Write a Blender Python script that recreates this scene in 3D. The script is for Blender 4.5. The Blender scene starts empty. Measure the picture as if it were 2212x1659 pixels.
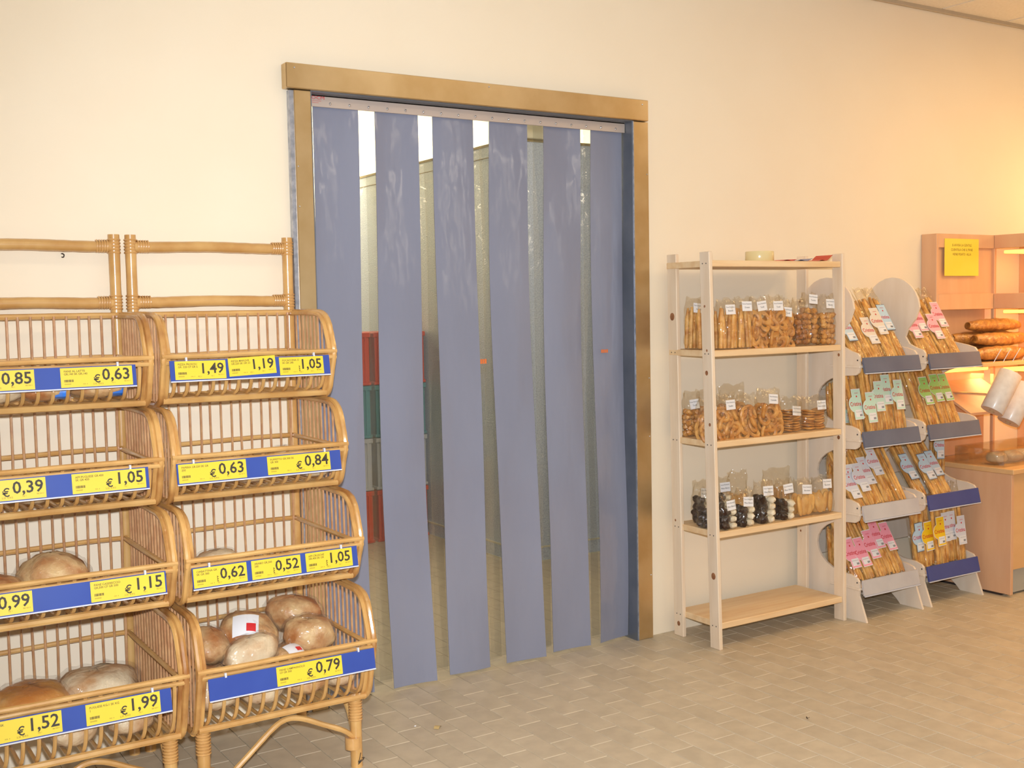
import bpy, math, random
from mathutils import Vector, Matrix

random.seed(7)
SC = bpy.context.scene
COL = SC.collection

# ------------------------------------------------------------------ camera, world, light
CAM_POS = (0.0, -4.0985, 1.55)
YAW, PITCH, ROLL, FPX = 0.56670, 0.06620, 0.01834, 2450.0
_f = Vector((math.sin(YAW) * math.cos(PITCH), math.cos(YAW) * math.cos(PITCH), -math.sin(PITCH)))
_r = Vector((math.cos(YAW), -math.sin(YAW), 0.0))
_d = _f.cross(_r)
CR = math.cos(ROLL) * _r + math.sin(ROLL) * _d
CD = -math.sin(ROLL) * _r + math.cos(ROLL) * _d
cam_data = bpy.data.cameras.new('camera')
cam_data.sensor_fit = 'HORIZONTAL'
cam_data.sensor_width = 36.0
cam_data.lens = FPX / 2212.0 * 36.0
cam_data.clip_end = 60
cam = bpy.data.objects.new('camera', cam_data)
COL.objects.link(cam)
M3 = Matrix((CR, -CD, -_f)).transposed()
cam.matrix_world = Matrix.Translation(CAM_POS) @ M3.to_4x4()
SC.camera = cam

SC.view_settings.view_transform = 'Standard'
SC.view_settings.look = 'None'
SC.view_settings.gamma = 1.0
SC.view_settings.use_curve_mapping = False
SC.view_settings.exposure = 0.07
SC.cycles.use_denoising = True
SC.cycles.max_bounces = 5
SC.cycles.use_adaptive_sampling = True
SC.cycles.adaptive_threshold = 0.06
SC.cycles.diffuse_bounces = 3
SC.cycles.glossy_bounces = 2
SC.cycles.transmission_bounces = 6
SC.cycles.transparent_max_bounces = 16
SC.cycles.caustics_reflective = False
SC.cycles.caustics_refractive = False
SC.cycles.sample_clamp_indirect = 4.0

def s2l(c):
    return tuple(((x / 255.0) / 12.92 if x <= 10 else (((x / 255.0) + 0.055) / 1.055) ** 2.4) for x in c)

world = bpy.data.worlds.new('World')
SC.world = world
world.use_nodes = True
world.node_tree.nodes['Background'].inputs[0].default_value = (1.0, 0.92, 0.80, 1)
world.node_tree.nodes['Background'].inputs[1].default_value = 0.38

def area(name, loc, size, energy, color, target=None, sizey=None, spread=None):
    l = bpy.data.lights.new(name, 'AREA')
    l.energy = energy
    l.color = color
    l.size = size
    if sizey:
        l.shape = 'RECTANGLE'
        l.size_y = sizey
    if spread:
        l.spread = spread
    o = bpy.data.objects.new(name, l)
    COL.objects.link(o)
    o.location = loc
    if target is not None:
        o.rotation_euler = (Vector(target) - Vector(loc)).to_track_quat('-Z', 'Y').to_euler()
    return o

WARM = (1.0, 0.84, 0.62)
for i, (lx, ly) in enumerate(((0.6, -1.9), (3.2, -1.9), (5.4, -2.3), (-0.8, -4.2), (2.2, -4.4), (4.8, -4.6))):
    area('ceiling_lamp_light', (lx, ly, 3.10), 1.2, 6, WARM, sizey=0.3)
# lamp rows deeper in the shop behind the photographer
for lx, ly in ((5.5, -8.0), (7.3, -8.0), (9.1, -8.0), (7.5, -12.0), (10.0, -12.0), (12.5, -12.0), (10.0, -17.0), (13.5, -17.0), (16.5, -17.0)):
    area('ceiling_lamp_light', (lx, ly, 3.10), 1.2, 22, WARM, sizey=0.3)
area('storeroom_fill_light', (2.9, 3.9, 2.95), 1.6, 44, (1.0, 0.94, 0.80), target=(2.9, 4.5, 2.5), sizey=0.3)  # unseen light, aimed to brighten the far wall and keep the floor dark
area('storeroom_fill_light', (3.2, 0.7, 2.95), 0.8, 17, (1.0, 0.95, 0.86), sizey=0.2)  # fill added to brighten the front of the cold room
area('storeroom_fill_light', (4.7, 3.4, 2.75), 1.4, 40, (1.0, 0.94, 0.80), target=(4.7, 4.5, 3.0), sizey=0.3)  # second added fill, brightens wall and ceiling above the cold room
# warm bakery lamps hanging over the bread corner
area('bakery_lamp_light', (5.6, -1.5, 3.05), 0.6, 20, (1.0, 0.64, 0.26), sizey=0.6)
# the camera's own flash, just above the lens
fl = bpy.data.lights.new('camera_flash_light', 'SPOT')
fl.energy = 585
fl.color = (0.88, 0.93, 1.0)
fl.spot_size = math.radians(100)
fl.spot_blend = 0.9
fl.shadow_soft_size = 0.03
flo = bpy.data.objects.new('camera_flash_light', fl)
COL.objects.link(flo)
flo.location = (0.02, -4.07, 1.66)
flo.rotation_euler = (Vector((3.2, 0.0, 0.95)) - flo.location).to_track_quat('-Z', 'Y').to_euler()

# ------------------------------------------------------------------ materials
def nd(nt, t, **kw):
    n = nt.nodes.new(t)
    for k, v in kw.items():
        setattr(n, k, v)
    return n

def base_mat(name):
    m = bpy.data.materials.new(name)
    m.use_nodes = True
    nt = m.node_tree
    return m, nt, nt.nodes['Principled BSDF']

def pm(name, c1, c2=None, scale=8.0, rough=0.5, bump=0.0, bscale=None, metal=0.0, coat=0.0,
       stretch=(1, 1, 1), spec=0.5, lo=0.35, hi=0.65, detail=4.0, rand=0.0, sss=0.0, bdist=0.01):
    m, nt, b = base_mat(name)
    c1 = s2l(c1)
    c2 = s2l(c2) if c2 else c1
    tc = nd(nt, 'ShaderNodeTexCoord')
    mp = nd(nt, 'ShaderNodeMapping')
    mp.inputs['Scale'].default_value = stretch
    nt.links.new(tc.outputs['Object'], mp.inputs['Vector'])
    vec = mp.outputs['Vector']
    if rand:
        oi = nd(nt, 'ShaderNodeObjectInfo')
        ad = nd(nt, 'ShaderNodeVectorMath', operation='ADD')
        ml = nd(nt, 'ShaderNodeMath', operation='MULTIPLY')
        ml.inputs[1].default_value = 37.0
        nt.links.new(oi.outputs['Random'], ml.inputs[0])
        nt.links.new(vec, ad.inputs[0])
        nt.links.new(ml.outputs[0], ad.inputs[1])
        vec = ad.outputs[0]
    no = nd(nt, 'ShaderNodeTexNoise')
    no.inputs['Scale'].default_value = scale
    no.inputs['Detail'].default_value = detail
    nt.links.new(vec, no.inputs['Vector'])
    rp = nd(nt, 'ShaderNodeValToRGB')
    rp.color_ramp.elements[0].position = lo
    rp.color_ramp.elements[1].position = hi
    rp.color_ramp.elements[0].color = (*c1, 1)
    rp.color_ramp.elements[1].color = (*c2, 1)
    nt.links.new(no.outputs['Fac'], rp.inputs['Fac'])
    out = rp.outputs['Color']
    if rand:
        hs = nd(nt, 'ShaderNodeHueSaturation')
        mr = nd(nt, 'ShaderNodeMapRange')
        mr.inputs['To Min'].default_value = 1 - rand
        mr.inputs['To Max'].default_value = 1 + rand
        nt.links.new(oi.outputs['Random'], mr.inputs['Value'])
        nt.links.new(mr.outputs[0], hs.inputs['Value'])
        nt.links.new(out, hs.inputs['Color'])
        out = hs.outputs['Color']
    nt.links.new(out, b.inputs['Base Color'])
    b.inputs['Roughness'].default_value = rough
    b.inputs['Metallic'].default_value = metal
    b.inputs['Specular IOR Level'].default_value = spec
    b.inputs['Coat Weight'].default_value = coat
    b.inputs['Coat Roughness'].default_value = 0.15
    if sss:
        b.inputs['Subsurface Weight'].default_value = sss
        b.inputs['Subsurface Radius'].default_value = (0.02, 0.012, 0.006)
    if bump:
        n2 = nd(nt, 'ShaderNodeTexNoise')
        n2.inputs['Scale'].default_value = bscale or scale * 4
        n2.inputs['Detail'].default_value = 3
        nt.links.new(vec, n2.inputs['Vector'])
        bp = nd(nt, 'ShaderNodeBump')
        bp.inputs['Strength'].default_value = bump
        bp.inputs['Distance'].default_value = bdist
        nt.links.new(n2.outputs['Fac'], bp.inputs['Height'])
        nt.links.new(bp.outputs['Normal'], b.inputs['Normal'])
    return m

def film_mat(name, tint=(1, 1, 1), gloss=0.10, rough=0.08, bump=0.5, bscale=35, haze=0.0, hazecol=(255, 255, 255), edge=0.35):
    """thin clear plastic: mostly see-through, with a reflective crinkled face and a little milky haze"""
    m = bpy.data.materials.new(name)
    m.use_nodes = True
    nt = m.node_tree
    nt.nodes.remove(nt.nodes['Principled BSDF'])
    out = nt.nodes['Material Output']
    tr = nd(nt, 'ShaderNodeBsdfTransparent')
    tr.inputs[0].default_value = (*tint, 1)
    gl = nd(nt, 'ShaderNodeBsdfGlossy')
    gl.inputs['Roughness'].default_value = rough
    df = nd(nt, 'ShaderNodeBsdfDiffuse')
    df.inputs[0].default_value = (*s2l(hazecol), 1)
    tc = nd(nt, 'ShaderNodeTexCoord')
    no = nd(nt, 'ShaderNodeTexNoise')
    no.inputs['Scale'].default_value = bscale
    no.inputs['Detail'].default_value = 3
    no.inputs['Distortion'].default_value = 1.2
    nt.links.new(tc.outputs['Object'], no.inputs['Vector'])
    bp = nd(nt, 'ShaderNodeBump')
    bp.inputs['Strength'].default_value = bump
    bp.inputs['Distance'].default_value = 0.02
    nt.links.new(no.outputs['Fac'], bp.inputs['Height'])
    nt.links.new(bp.outputs['Normal'], gl.inputs['Normal'])
    lw = nd(nt, 'ShaderNodeLayerWeight')
    lw.inputs['Blend'].default_value = 0.35
    nt.links.new(bp.outputs['Normal'], lw.inputs['Normal'])
    mr = nd(nt, 'ShaderNodeMapRange')
    mr.inputs['To Min'].default_value = gloss
    mr.inputs['To Max'].default_value = gloss + edge
    nt.links.new(lw.outputs['Facing'], mr.inputs['Value'])
    mx = nd(nt, 'ShaderNodeMixShader')
    nt.links.new(mr.outputs[0], mx.inputs[0])
    src = tr.outputs[0]
    if haze:
        m0 = nd(nt, 'ShaderNodeMixShader')
        m0.inputs[0].default_value = haze
        nt.links.new(tr.outputs[0], m0.inputs[1])
        nt.links.new(df.outputs[0], m0.inputs[2])
        src = m0.outputs[0]
    nt.links.new(src, mx.inputs[1])
    nt.links.new(gl.outputs[0], mx.inputs[2])
    nt.links.new(mx.outputs[0], out.inputs[0])
    return m

def emit_mat(name, col, strength):
    m = bpy.data.materials.new(name)
    m.use_nodes = True
    b = m.node_tree.nodes['Principled BSDF']
    b.inputs['Base Color'].default_value = (*s2l(col), 1)
    b.inputs['Emission Color'].default_value = (*s2l(col), 1)
    b.inputs['Emission Strength'].default_value = strength
    return m

MT = {}
MT['wall'] = pm('cream_wall_paint', (249, 234, 208), (250, 236, 211), 3, 0.75, 0.06, 160, bdist=0.002)
MT['store_wall'] = pm('storeroom_wall_paint', (250, 240, 206), None, 3, 0.8)
MT['ceiling'] = pm('ceiling_panel_fibre', (244, 236, 220), (238, 229, 212), 60, 0.9, 0.2, 220, bdist=0.002)
MT['grid'] = pm('ceiling_grid_metal', (188, 172, 148), None, 5, 0.5)
MT['tile'] = pm('floor_tile_clay', (200, 184, 158), (211, 195, 168), 14, 0.45, 0.08, 60, rand=0.045, bdist=0.003)
MT['grout'] = pm('floor_grout', (184, 168, 144), (198, 182, 156), 20, 0.85)
MT['steel'] = pm('brushed_steel_trim', (206, 176, 128), (222, 196, 152), 5, 0.33, 0.04, 60, metal=0.85, stretch=(1, 1, 1), bdist=0.002)  # tan base colour paints in the warm shop the steel reflects
MT['galv'] = pm('galvanised_edge', (196, 200, 212), (160, 165, 180), 40, 0.35, metal=0.7)
MT['reveal'] = pm('dark_steel_reveal', (128, 134, 144), (112, 120, 132), 6, 0.4, metal=0.55)
MT['rail'] = pm('curtain_rail_alloy', (206, 190, 178), (198, 184, 176), 5, 0.4, metal=0.25)
MT['bolt'] = pm('zinc_bolt', (224, 226, 232), None, 5, 0.2, metal=0.9)
MT['strip'] = pm('blue_grey_pvc', (136, 140, 159), (142, 146, 165), 3, 0.09, 0.30, 7, stretch=(1, 1, 0.35), bdist=0.03)
MT['clear'] = film_mat('clear_pvc', (0.97, 0.97, 0.965), 0.035, 0.04, 0.12, 6, haze=0.02, hazecol=(226, 214, 180), edge=0.15)
MT['rattan'] = pm('varnished_rattan', (200, 150, 86), (222, 178, 112), 9, 0.32, 0.08, 90, coat=0.6, rand=0.05, bdist=0.003)
MT['rattan_dark'] = pm('scorched_rattan', (164, 108, 56), (218, 170, 102), 7, 0.3, 0.06, 90, coat=0.6, rand=0.06, lo=0.3, hi=0.55, bdist=0.003)
MT['rod'] = pm('thin_cane', (188, 136, 96), (210, 164, 118), 24, 0.33, 0, coat=0.7, rand=0.10)
MT['wrap'] = pm('cane_binding', (206, 156, 94), (220, 172, 108), 30, 0.3, coat=0.6)
MT['ink'] = pm('black_ink', (30, 22, 16), None, 5, 0.6)
MT['blue'] = pm('blue_pvc_strip', (52, 76, 160), (58, 84, 168), 5, 0.28, coat=0.2)
MT['lip'] = pm('white_strip_lip', (214, 218, 228), None, 5, 0.3)
MT['yellow'] = pm('yellow_card', (238, 208, 56), (240, 212, 64), 5, 0.45)
MT['print'] = pm('dark_print', (58, 52, 44), None, 5, 0.6)
MT['print2'] = pm('soft_print', (112, 98, 40), None, 5, 0.6)
MT['red'] = pm('red_print', (214, 44, 46), None, 5, 0.5)
MT['orange'] = pm('orange_print', (226, 122, 62), None, 5, 0.5)
MT['white'] = pm('white_paper', (240, 240, 242), None, 5, 0.5)
MT['crust'] = pm('golden_crust', (190, 116, 52), (240, 204, 146), 13, 0.5, 0.7, 34, rand=0.06, detail=6)
MT['flour'] = pm('floured_crust', (202, 148, 92), (240, 218, 180), 13, 0.7, 0.7, 34, rand=0.06, detail=6, lo=0.3, hi=0.6)
MT['shine_crust'] = pm('glazed_crust', (206, 128, 50), (238, 178, 92), 8, 0.28, 0.5, 30, coat=0.5, detail=6)
MT['stick'] = pm('breadstick_crust', (196, 128, 48), (240, 190, 108), 22, 0.5, 0.4, 90, rand=0.16, detail=5)
MT['ring'] = pm('baked_ring', (190, 124, 58), (226, 172, 100), 22, 0.4, 0.4, 60, rand=0.08)
MT['dark_bake'] = pm('dark_bake', (150, 92, 42), (196, 134, 70), 22, 0.42, 0.4, 60, rand=0.10)
MT['biscuit'] = pm('pale_biscuit', (214, 158, 84), (230, 184, 112), 20, 0.6, 0.3, 80, rand=0.05)
MT['choc'] = pm('dark_chocolate', (38, 26, 22), (56, 38, 30), 14, 0.3, 0.4, 40)
MT['meringue'] = pm('cream_meringue', (236, 222, 192), (244, 234, 212), 14, 0.6, 0.3, 40)
MT['film'] = film_mat('cellophane', (0.985, 0.965, 0.925), 0.06, 0.10, 0.75, 17, haze=0.02, hazecol=(255, 246, 228), edge=0.06)
MT['wrapfilm'] = film_mat('cling_wrap', (0.99, 0.99, 0.99), 0.07, 0.11, 0.75, 20, haze=0.03, hazecol=(250, 244, 232), edge=0.05)
MT['pine'] = pm('raw_pine', (238, 214, 184), (246, 226, 200), 5, 0.55, 0.05, 30, stretch=(6, 6, 0.6), rand=0.02, bdist=0.003)
MT['pineh'] = pm('raw_pine_board', (236, 198, 148), (246, 216, 172), 5, 0.5, 0.05, 30, stretch=(0.6, 6, 6), rand=0.02, bdist=0.003)
MT['knot'] = pm('pine_knot', (140, 90, 56), (176, 122, 82), 40, 0.6)
MT['screw'] = pm('dark_screw', (70, 62, 60), None, 5, 0.5, metal=0.5)
MT['ply'] = pm('limed_plywood', (236, 218, 196), (242, 226, 206), 5, 0.6, 0.03, 40, stretch=(4, 4, 0.8), bdist=0.003)
MT['slate'] = pm('slate_rail', (96, 104, 126), (108, 116, 136), 5, 0.35)
MT['silver'] = pm('silver_rail', (214, 216, 224), (200, 202, 212), 5, 0.25, metal=0.35)
MT['navy'] = pm('navy_rail', (66, 76, 140), (72, 82, 146), 5, 0.35)
MT['beech'] = pm('orange_beech_laminate', (222, 172, 132), (228, 182, 142), 4, 0.45, stretch=(3, 3, 0.7))
MT['beech_top'] = pm('beech_worktop', (224, 178, 124), (230, 186, 132), 4, 0.4, stretch=(0.7, 3, 3))
MT['plinth'] = pm('grey_plinth', (176, 174, 164), None, 5, 0.5)
MT['lamp'] = emit_mat('warm_lamp_glow', (255, 196, 92), 2.2)
MT['panel_cold'] = pm('stucco_alloy_panel', (178, 188, 202), (202, 211, 224), 120, 0.34, 0.8, 120, metal=0.15, lo=0.4, hi=0.6, bdist=0.006)
MT['cold_trim'] = pm('cold_room_trim', (206, 198, 170), None, 5, 0.5)
MT['cold_joint'] = pm('joint_seal', (150, 132, 90), None, 5, 0.6)
MT['crate_red'] = pm('red_crate_plastic', (206, 62, 36), (212, 70, 42), 5, 0.4)
MT['crate_teal'] = pm('teal_crate_plastic', (78, 138, 142), (86, 146, 150), 5, 0.4)
MT['crate_grey'] = pm('grey_crate_plastic', (178, 178, 176), (190, 190, 188), 5, 0.4)
MT['bluetie'] = pm('blue_wrapper', (30, 110, 220), (40, 130, 236), 8, 0.3)
MT['tape'] = pm('tan_tape', (232, 214, 160), None, 5, 0.25, coat=0.4)
MT['roll'] = pm('white_plastic_roll', (232, 226, 220), (222, 214, 208), 30, 0.35, coat=0.2)
MT['scrap'] = pm('tan_scrap', (206, 178, 120), None, 5, 0.8)
MT['acrylic'] = film_mat('clear_acrylic', (0.96, 0.95, 0.93), 0.05, 0.03, 0.05, 4, haze=0.05, hazecol=(240, 200, 150), edge=0.3)
MT['sesame'] = pm('seeded_crust', (150, 88, 30), (206, 146, 66), 30, 0.4, 0.5, 60, rand=0.06, detail=6)
MT['paperbag'] = pm('tan_paper', (206, 170, 124), None, 5, 0.7)
MT['notice'] = pm('yellow_notice', (246, 222, 70), (248, 226, 84), 5, 0.5)
for _n, _c in (('mint', (202, 236, 218)), ('green', (158, 214, 120)), ('pink', (236, 176, 196)), ('hotpink', (252, 166, 188)),
               ('ice', (196, 222, 240)), ('cream', (238, 226, 210)), ('gold', (252, 206, 30)), ('pearl', (226, 228, 236))):
    MT['lab_' + _n] = pm('label_' + _n, _c, None, 5, 0.4)

# ------------------------------------------------------------------ mesh helpers
def crs(pts, n=6, closed=False):
    """Catmull-Rom resampling"""
    pts = [Vector(p) for p in pts]
    out = []
    m = len(pts)
    rng = range(m if closed else m - 1)
    for i in rng:
        if closed:
            p0, p1, p2, p3 = pts[(i - 1) % m], pts[i], pts[(i + 1) % m], pts[(i + 2) % m]
        else:
            p1, p2 = pts[i], pts[i + 1]
            p0 = pts[i - 1] if i else p1 * 2 - p2
            p3 = pts[i + 2] if i + 2 < m else p2 * 2 - p1
        for k in range(n):
            t = k / n
            out.append(0.5 * ((2 * p1) + (p2 - p0) * t + (2 * p0 - 5 * p1 + 4 * p2 - p3) * t * t + (3 * p1 - p0 - 3 * p2 + p3) * t ** 3))
    if not closed:
        out.append(pts[-1].copy())
    return out

class MB:
    def __init__(self):
        self.v, self.f, self.mi = [], [], []
        self.mats = []
        self.cur = 0

    def use(self, mname):
        if mname not in self.mats:
            self.mats.append(mname)
        self.cur = self.mats.index(mname)
        return self

    def face(self, idx):
        self.f.append(tuple(idx))
        self.mi.append(self.cur)

    def box(self, x0, x1, y0, y1, z0, z1):
        b = len(self.v)
        self.v += [(x0, y0, z0), (x1, y0, z0), (x1, y1, z0), (x0, y1, z0), (x0, y0, z1), (x1, y0, z1), (x1, y1, z1), (x0, y1, z1)]
        for q in ((0, 3, 2, 1), (4, 5, 6, 7), (0, 1, 5, 4), (1, 2, 6, 5), (2, 3, 7, 6), (3, 0, 4, 7)):
            self.face([b + i for i in q])
        return self

    def bbox(self, x0, x1, y0, y1, z0, z1, c=0.003):
        """box with chamfered edges"""
        b = len(self.v)
        idx = {}
        for sx in (0, 1):
            for sy in (0, 1):
                for sz in (0, 1):
                    X, Y, Z = (x0, x1)[sx], (y0, y1)[sy], (z0, z1)[sz]
                    dx, dy, dz = (c, -c)[sx], (c, -c)[sy], (c, -c)[sz]
                    for a, p in (('x', (X, Y + dy, Z + dz)), ('y', (X + dx, Y, Z + dz)), ('z', (X + dx, Y + dy, Z))):
                        idx[(sx, sy, sz, a)] = len(self.v)
                        self.v.append(p)
        I = lambda x, y, z, a: idx[(x, y, z, a)]
        for s in (0, 1):
            for a, q in (('x', [(s, 0, 0), (s, 1, 0), (s, 1, 1), (s, 0, 1)]), ('y', [(0, s, 0), (0, s, 1), (1, s, 1), (1, s, 0)]), ('z', [(0, 0, s), (1, 0, s), (1, 1, s), (0, 1, s)])):
                q = [I(*p, a) for p in q]
                self.face(q if s else q[::-1])
        for s in (0, 1):
            for t in (0, 1):
                fl = (s == t)
                q = [I(s, t, 0, 'x'), I(s, t, 0, 'y'), I(s, t, 1, 'y'), I(s, t, 1, 'x')]
                self.face(q if not fl else q[::-1])
                q = [I(s, 0, t, 'x'), I(s, 1, t, 'x'), I(s, 1, t, 'z'), I(s, 0, t, 'z')]
                self.face(q if not fl else q[::-1])
                q = [I(0, s, t, 'y'), I(0, s, t, 'z'), I(1, s, t, 'z'), I(1, s, t, 'y')]
                self.face(q if not fl else q[::-1])
        for s in (0, 1):
            for t in (0, 1):
                for u in (0, 1):
                    self.face([I(s, t, u, 'x'), I(s, t, u, 'y'), I(s, t, u, 'z')])
        return self

    def tube(self, pts, r, seg=8, caps=True, closed=False):
        pts = [Vector(p) for p in pts]
        n = len(pts)
        rr = r if isinstance(r, (list, tuple)) else [r] * n
        b = len(self.v)
        up = None
        for i, p in enumerate(pts):
            if closed:
                t = pts[(i + 1) % n] - pts[i - 1]
            else:
                t = pts[min(i + 1, n - 1)] - pts[max(i - 1, 0)]
            if t.length < 1e-9:
                t = Vector((0, 0, 1))
            t.normalize()
            if up is None:
                a = Vector((1, 0, 0)) if abs(t.x) < 0.8 else Vector((0, 0, 1))
                up = (a - t * a.dot(t)).normalized()
            else:
                up = up - t * up.dot(t)
                if up.length < 1e-6:
                    up = t.orthogonal()
                up.normalize()
            w = t.cross(up)
            for k in range(seg):
                a = 2 * math.pi * k / seg
                q = p + (up * math.cos(a) + w * math.sin(a)) * rr[i]
                self.v.append(tuple(q))
        for i in range(n if closed else n - 1):
            for k in range(seg):
                i2 = (i + 1) % n
                self.face((b + i * seg + k, b + i * seg + (k + 1) % seg, b + i2 * seg + (k + 1) % seg, b + i2 * seg + k))
        if caps and not closed:
            self.face([b + k for k in range(seg)][::-1])
            self.face([b + (n - 1) * seg + k for k in range(seg)])
        return self

    def prism(self, poly, axis, a0, a1):
        """extrude a closed polygon (list of 2D) along axis from a0 to a1; 2D = the other two axes in order"""
        b = len(self.v)
        n = len(poly)
        for a in (a0, a1):
            for p in poly:
                q = list(p)
                q.insert(axis, a)
                self.v.append(tuple(q))
        self.face([b + i for i in range(n)])
        self.face([b + n + i for i in range(n)][::-1])
        for i in range(n):
            self.face((b + i, b + n + i, b + n + (i + 1) % n, b + (i + 1) % n))
        return self

    def surf(self, fn, nu, nv, wrapu=False, capends=False):
        b = len(self.v)
        for j in range(nv + 1):
            for i in range(nu if wrapu else nu + 1):
                self.v.append(tuple(fn(i / nu, j / nv)))
        w = nu if wrapu else nu + 1
        for j in range(nv):
            for i in range(nu):
                i2 = (i + 1) % w
                self.face((b + j * w + i, b + j * w + i2, b + (j + 1) * w + i2, b + (j + 1) * w + i))
        if capends:
            self.face([b + i for i in range(w)][::-1])
            self.face([b + nv * w + i for i in range(w)])
        return self

    def ball(self, c, rx, ry, rz, nu=12, nv=8, noise=0.0, seed=0, power=1.0):
        rnd = random.Random(seed)
        ph = [rnd.uniform(0, 6.28) for _ in range(6)]
        def fn(u, v):
            a = 2 * math.pi * u
            e = math.pi * (v - 0.5)
            ca, sa, ce, se = math.cos(a), math.sin(a), math.cos(e), math.sin(e)
            k = 1 + noise * (math.sin(3 * a + ph[0]) * math.cos(2 * e + ph[1]) + 0.6 * math.sin(5 * e + 2 * a + ph[2]) + 0.5 * math.cos(4 * a + ph[3]) * ce)
            sg = lambda x: math.copysign(abs(x) ** power, x)
            return (c[0] + rx * sg(ce) * sg(ca) * k, c[1] + ry * sg(ce) * sg(sa) * k, c[2] + rz * sg(se) * k)
        return self.surf(fn, nu, nv, wrapu=True)

    def torus(self, R, r, nu=14, nv=7, squash=1.0):
        def fn(u, v):
            a, e = 2 * math.pi * u, 2 * math.pi * v
            return ((R + r * math.cos(e)) * math.cos(a), (R + r * math.cos(e)) * math.sin(a) * squash, r * math.sin(e))
        return self.surf(fn, nu, nv, wrapu=True)

    def add(self, verts, faces, fn):
        b = len(self.v)
        self.v += [tuple(fn(p)) for p in verts]
        for q in faces:
            self.face([b + i for i in q])
        return self

    def mesh(self, name, mat=None, smooth=True, auto=True):
        me = bpy.data.meshes.new(name)
        me.from_pydata(self.v, [], self.f)
        ms = self.mats or [mat]
        for k in ms:
            me.materials.append(MT[k])
        if self.mats:
            me.polygons.foreach_set('material_index', self.mi)
        if smooth:
            me.polygons.foreach_set('use_smooth', [True] * len(me.polygons))
            if auto:
                try:
                    me.set_sharp_from_angle(angle=math.radians(42))
                except Exception:
                    pass
        me.update()
        return me

    def build(self, name, mat=None, parent=None, loc=None, smooth=True, rot=None, auto=True):
        return link(name, self.mesh(name, mat, smooth, auto), parent, loc, rot)

def link(name, me, parent=None, loc=None, rot=None):
    o = bpy.data.objects.new(name, me)
    COL.objects.link(o)
    if parent is not None:
        o.parent = parent
    if loc is not None:
        o.location = loc
    if rot is not None:
        o.rotation_euler = rot
    return o

def empty(name, loc=(0, 0, 0), rot=(0, 0, 0), parent=None):
    o = bpy.data.objects.new(name, None)
    o.empty_display_size = 0.05
    COL.objects.link(o)
    o.location = loc
    o.rotation_euler = rot
    if parent is not None:
        o.parent = parent
    return o

def tag(o, label, cat, group=None):
    o['label'] = label
    o['category'] = cat
    if group:
        o['group'] = group
    return o

def struct(o, label=None):
    o['kind'] = 'structure'
    if label:
        o['label'] = label
    return o

def copy_tree(o, parent=None):
    c = o.copy()
    COL.objects.link(c)
    c.parent = parent
    for ch in list(o.children):
        copy_tree(ch, c)
    return c

_TXT = {}
def text_geo(s, align='LEFT', bold=0.0):
    k = (s, align, bold)
    if k not in _TXT:
        cu = bpy.data.curves.new('t', 'FONT')
        cu.body = s
        cu.size = 1.0
        cu.align_x = align
        cu.offset = bold
        cu.resolution_u = 2
        ob = bpy.data.objects.new('t', cu)
        COL.objects.link(ob)
        dg = bpy.context.evaluated_depsgraph_get()
        dg.update()
        me = bpy.data.meshes.new_from_object(ob.evaluated_get(dg))
        _TXT[k] = ([tuple(v.co) for v in me.vertices], [tuple(p.vertices) for p in me.polygons])
        bpy.data.objects.remove(ob)
        bpy.data.curves.remove(cu)
        bpy.data.meshes.remove(me)
    return _TXT[k]

def put_text(mb, s, x, z, size, y=0.0, align='LEFT', sx=1.0, rot=0.0, bold=0.0):
    """lettering on a card whose face looks towards -y (local frame)"""
    v, f = text_geo(s, align, bold)
    c, sn = math.cos(rot), math.sin(rot)
    mb.add(v, f, lambda p: (x + (p[0] * c * sx - p[1] * sn) * size, y, z + (p[0] * sn * sx + p[1] * c) * size))

def lerp(a, b, t):
    return a + (b - a) * t

# ------------------------------------------------------------------ the room
DX0, DX1, DZ = 1.71, 3.258, 2.387      # door opening
XL, XR, ZC, YF = -2.6, 6.9, 3.156, -6.2
b = MB()
b.box(XL, DX0, 0, 0.14, 0, ZC + 0.1)
b.box(DX1, XR, 0, 0.14, 0, ZC + 0.1)
b.box(DX0, DX1, 0, 0.14, DZ, ZC + 0.1)
struct(b.build('wall_back', 'wall', smooth=False), 'cream painted wall around the curtained doorway')
struct(MB().box(XR, XR + 0.1, YF, 0.14, 0, ZC + 0.1).build('wall_right', 'wall', smooth=False), 'cream painted side wall beyond the bakery corner')
struct(MB().box(XL - 0.1, XL, YF, 0.14, 0, ZC + 0.1).build('wall_left', 'wall', smooth=False), 'cream painted side wall beside the rattan racks')

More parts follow.
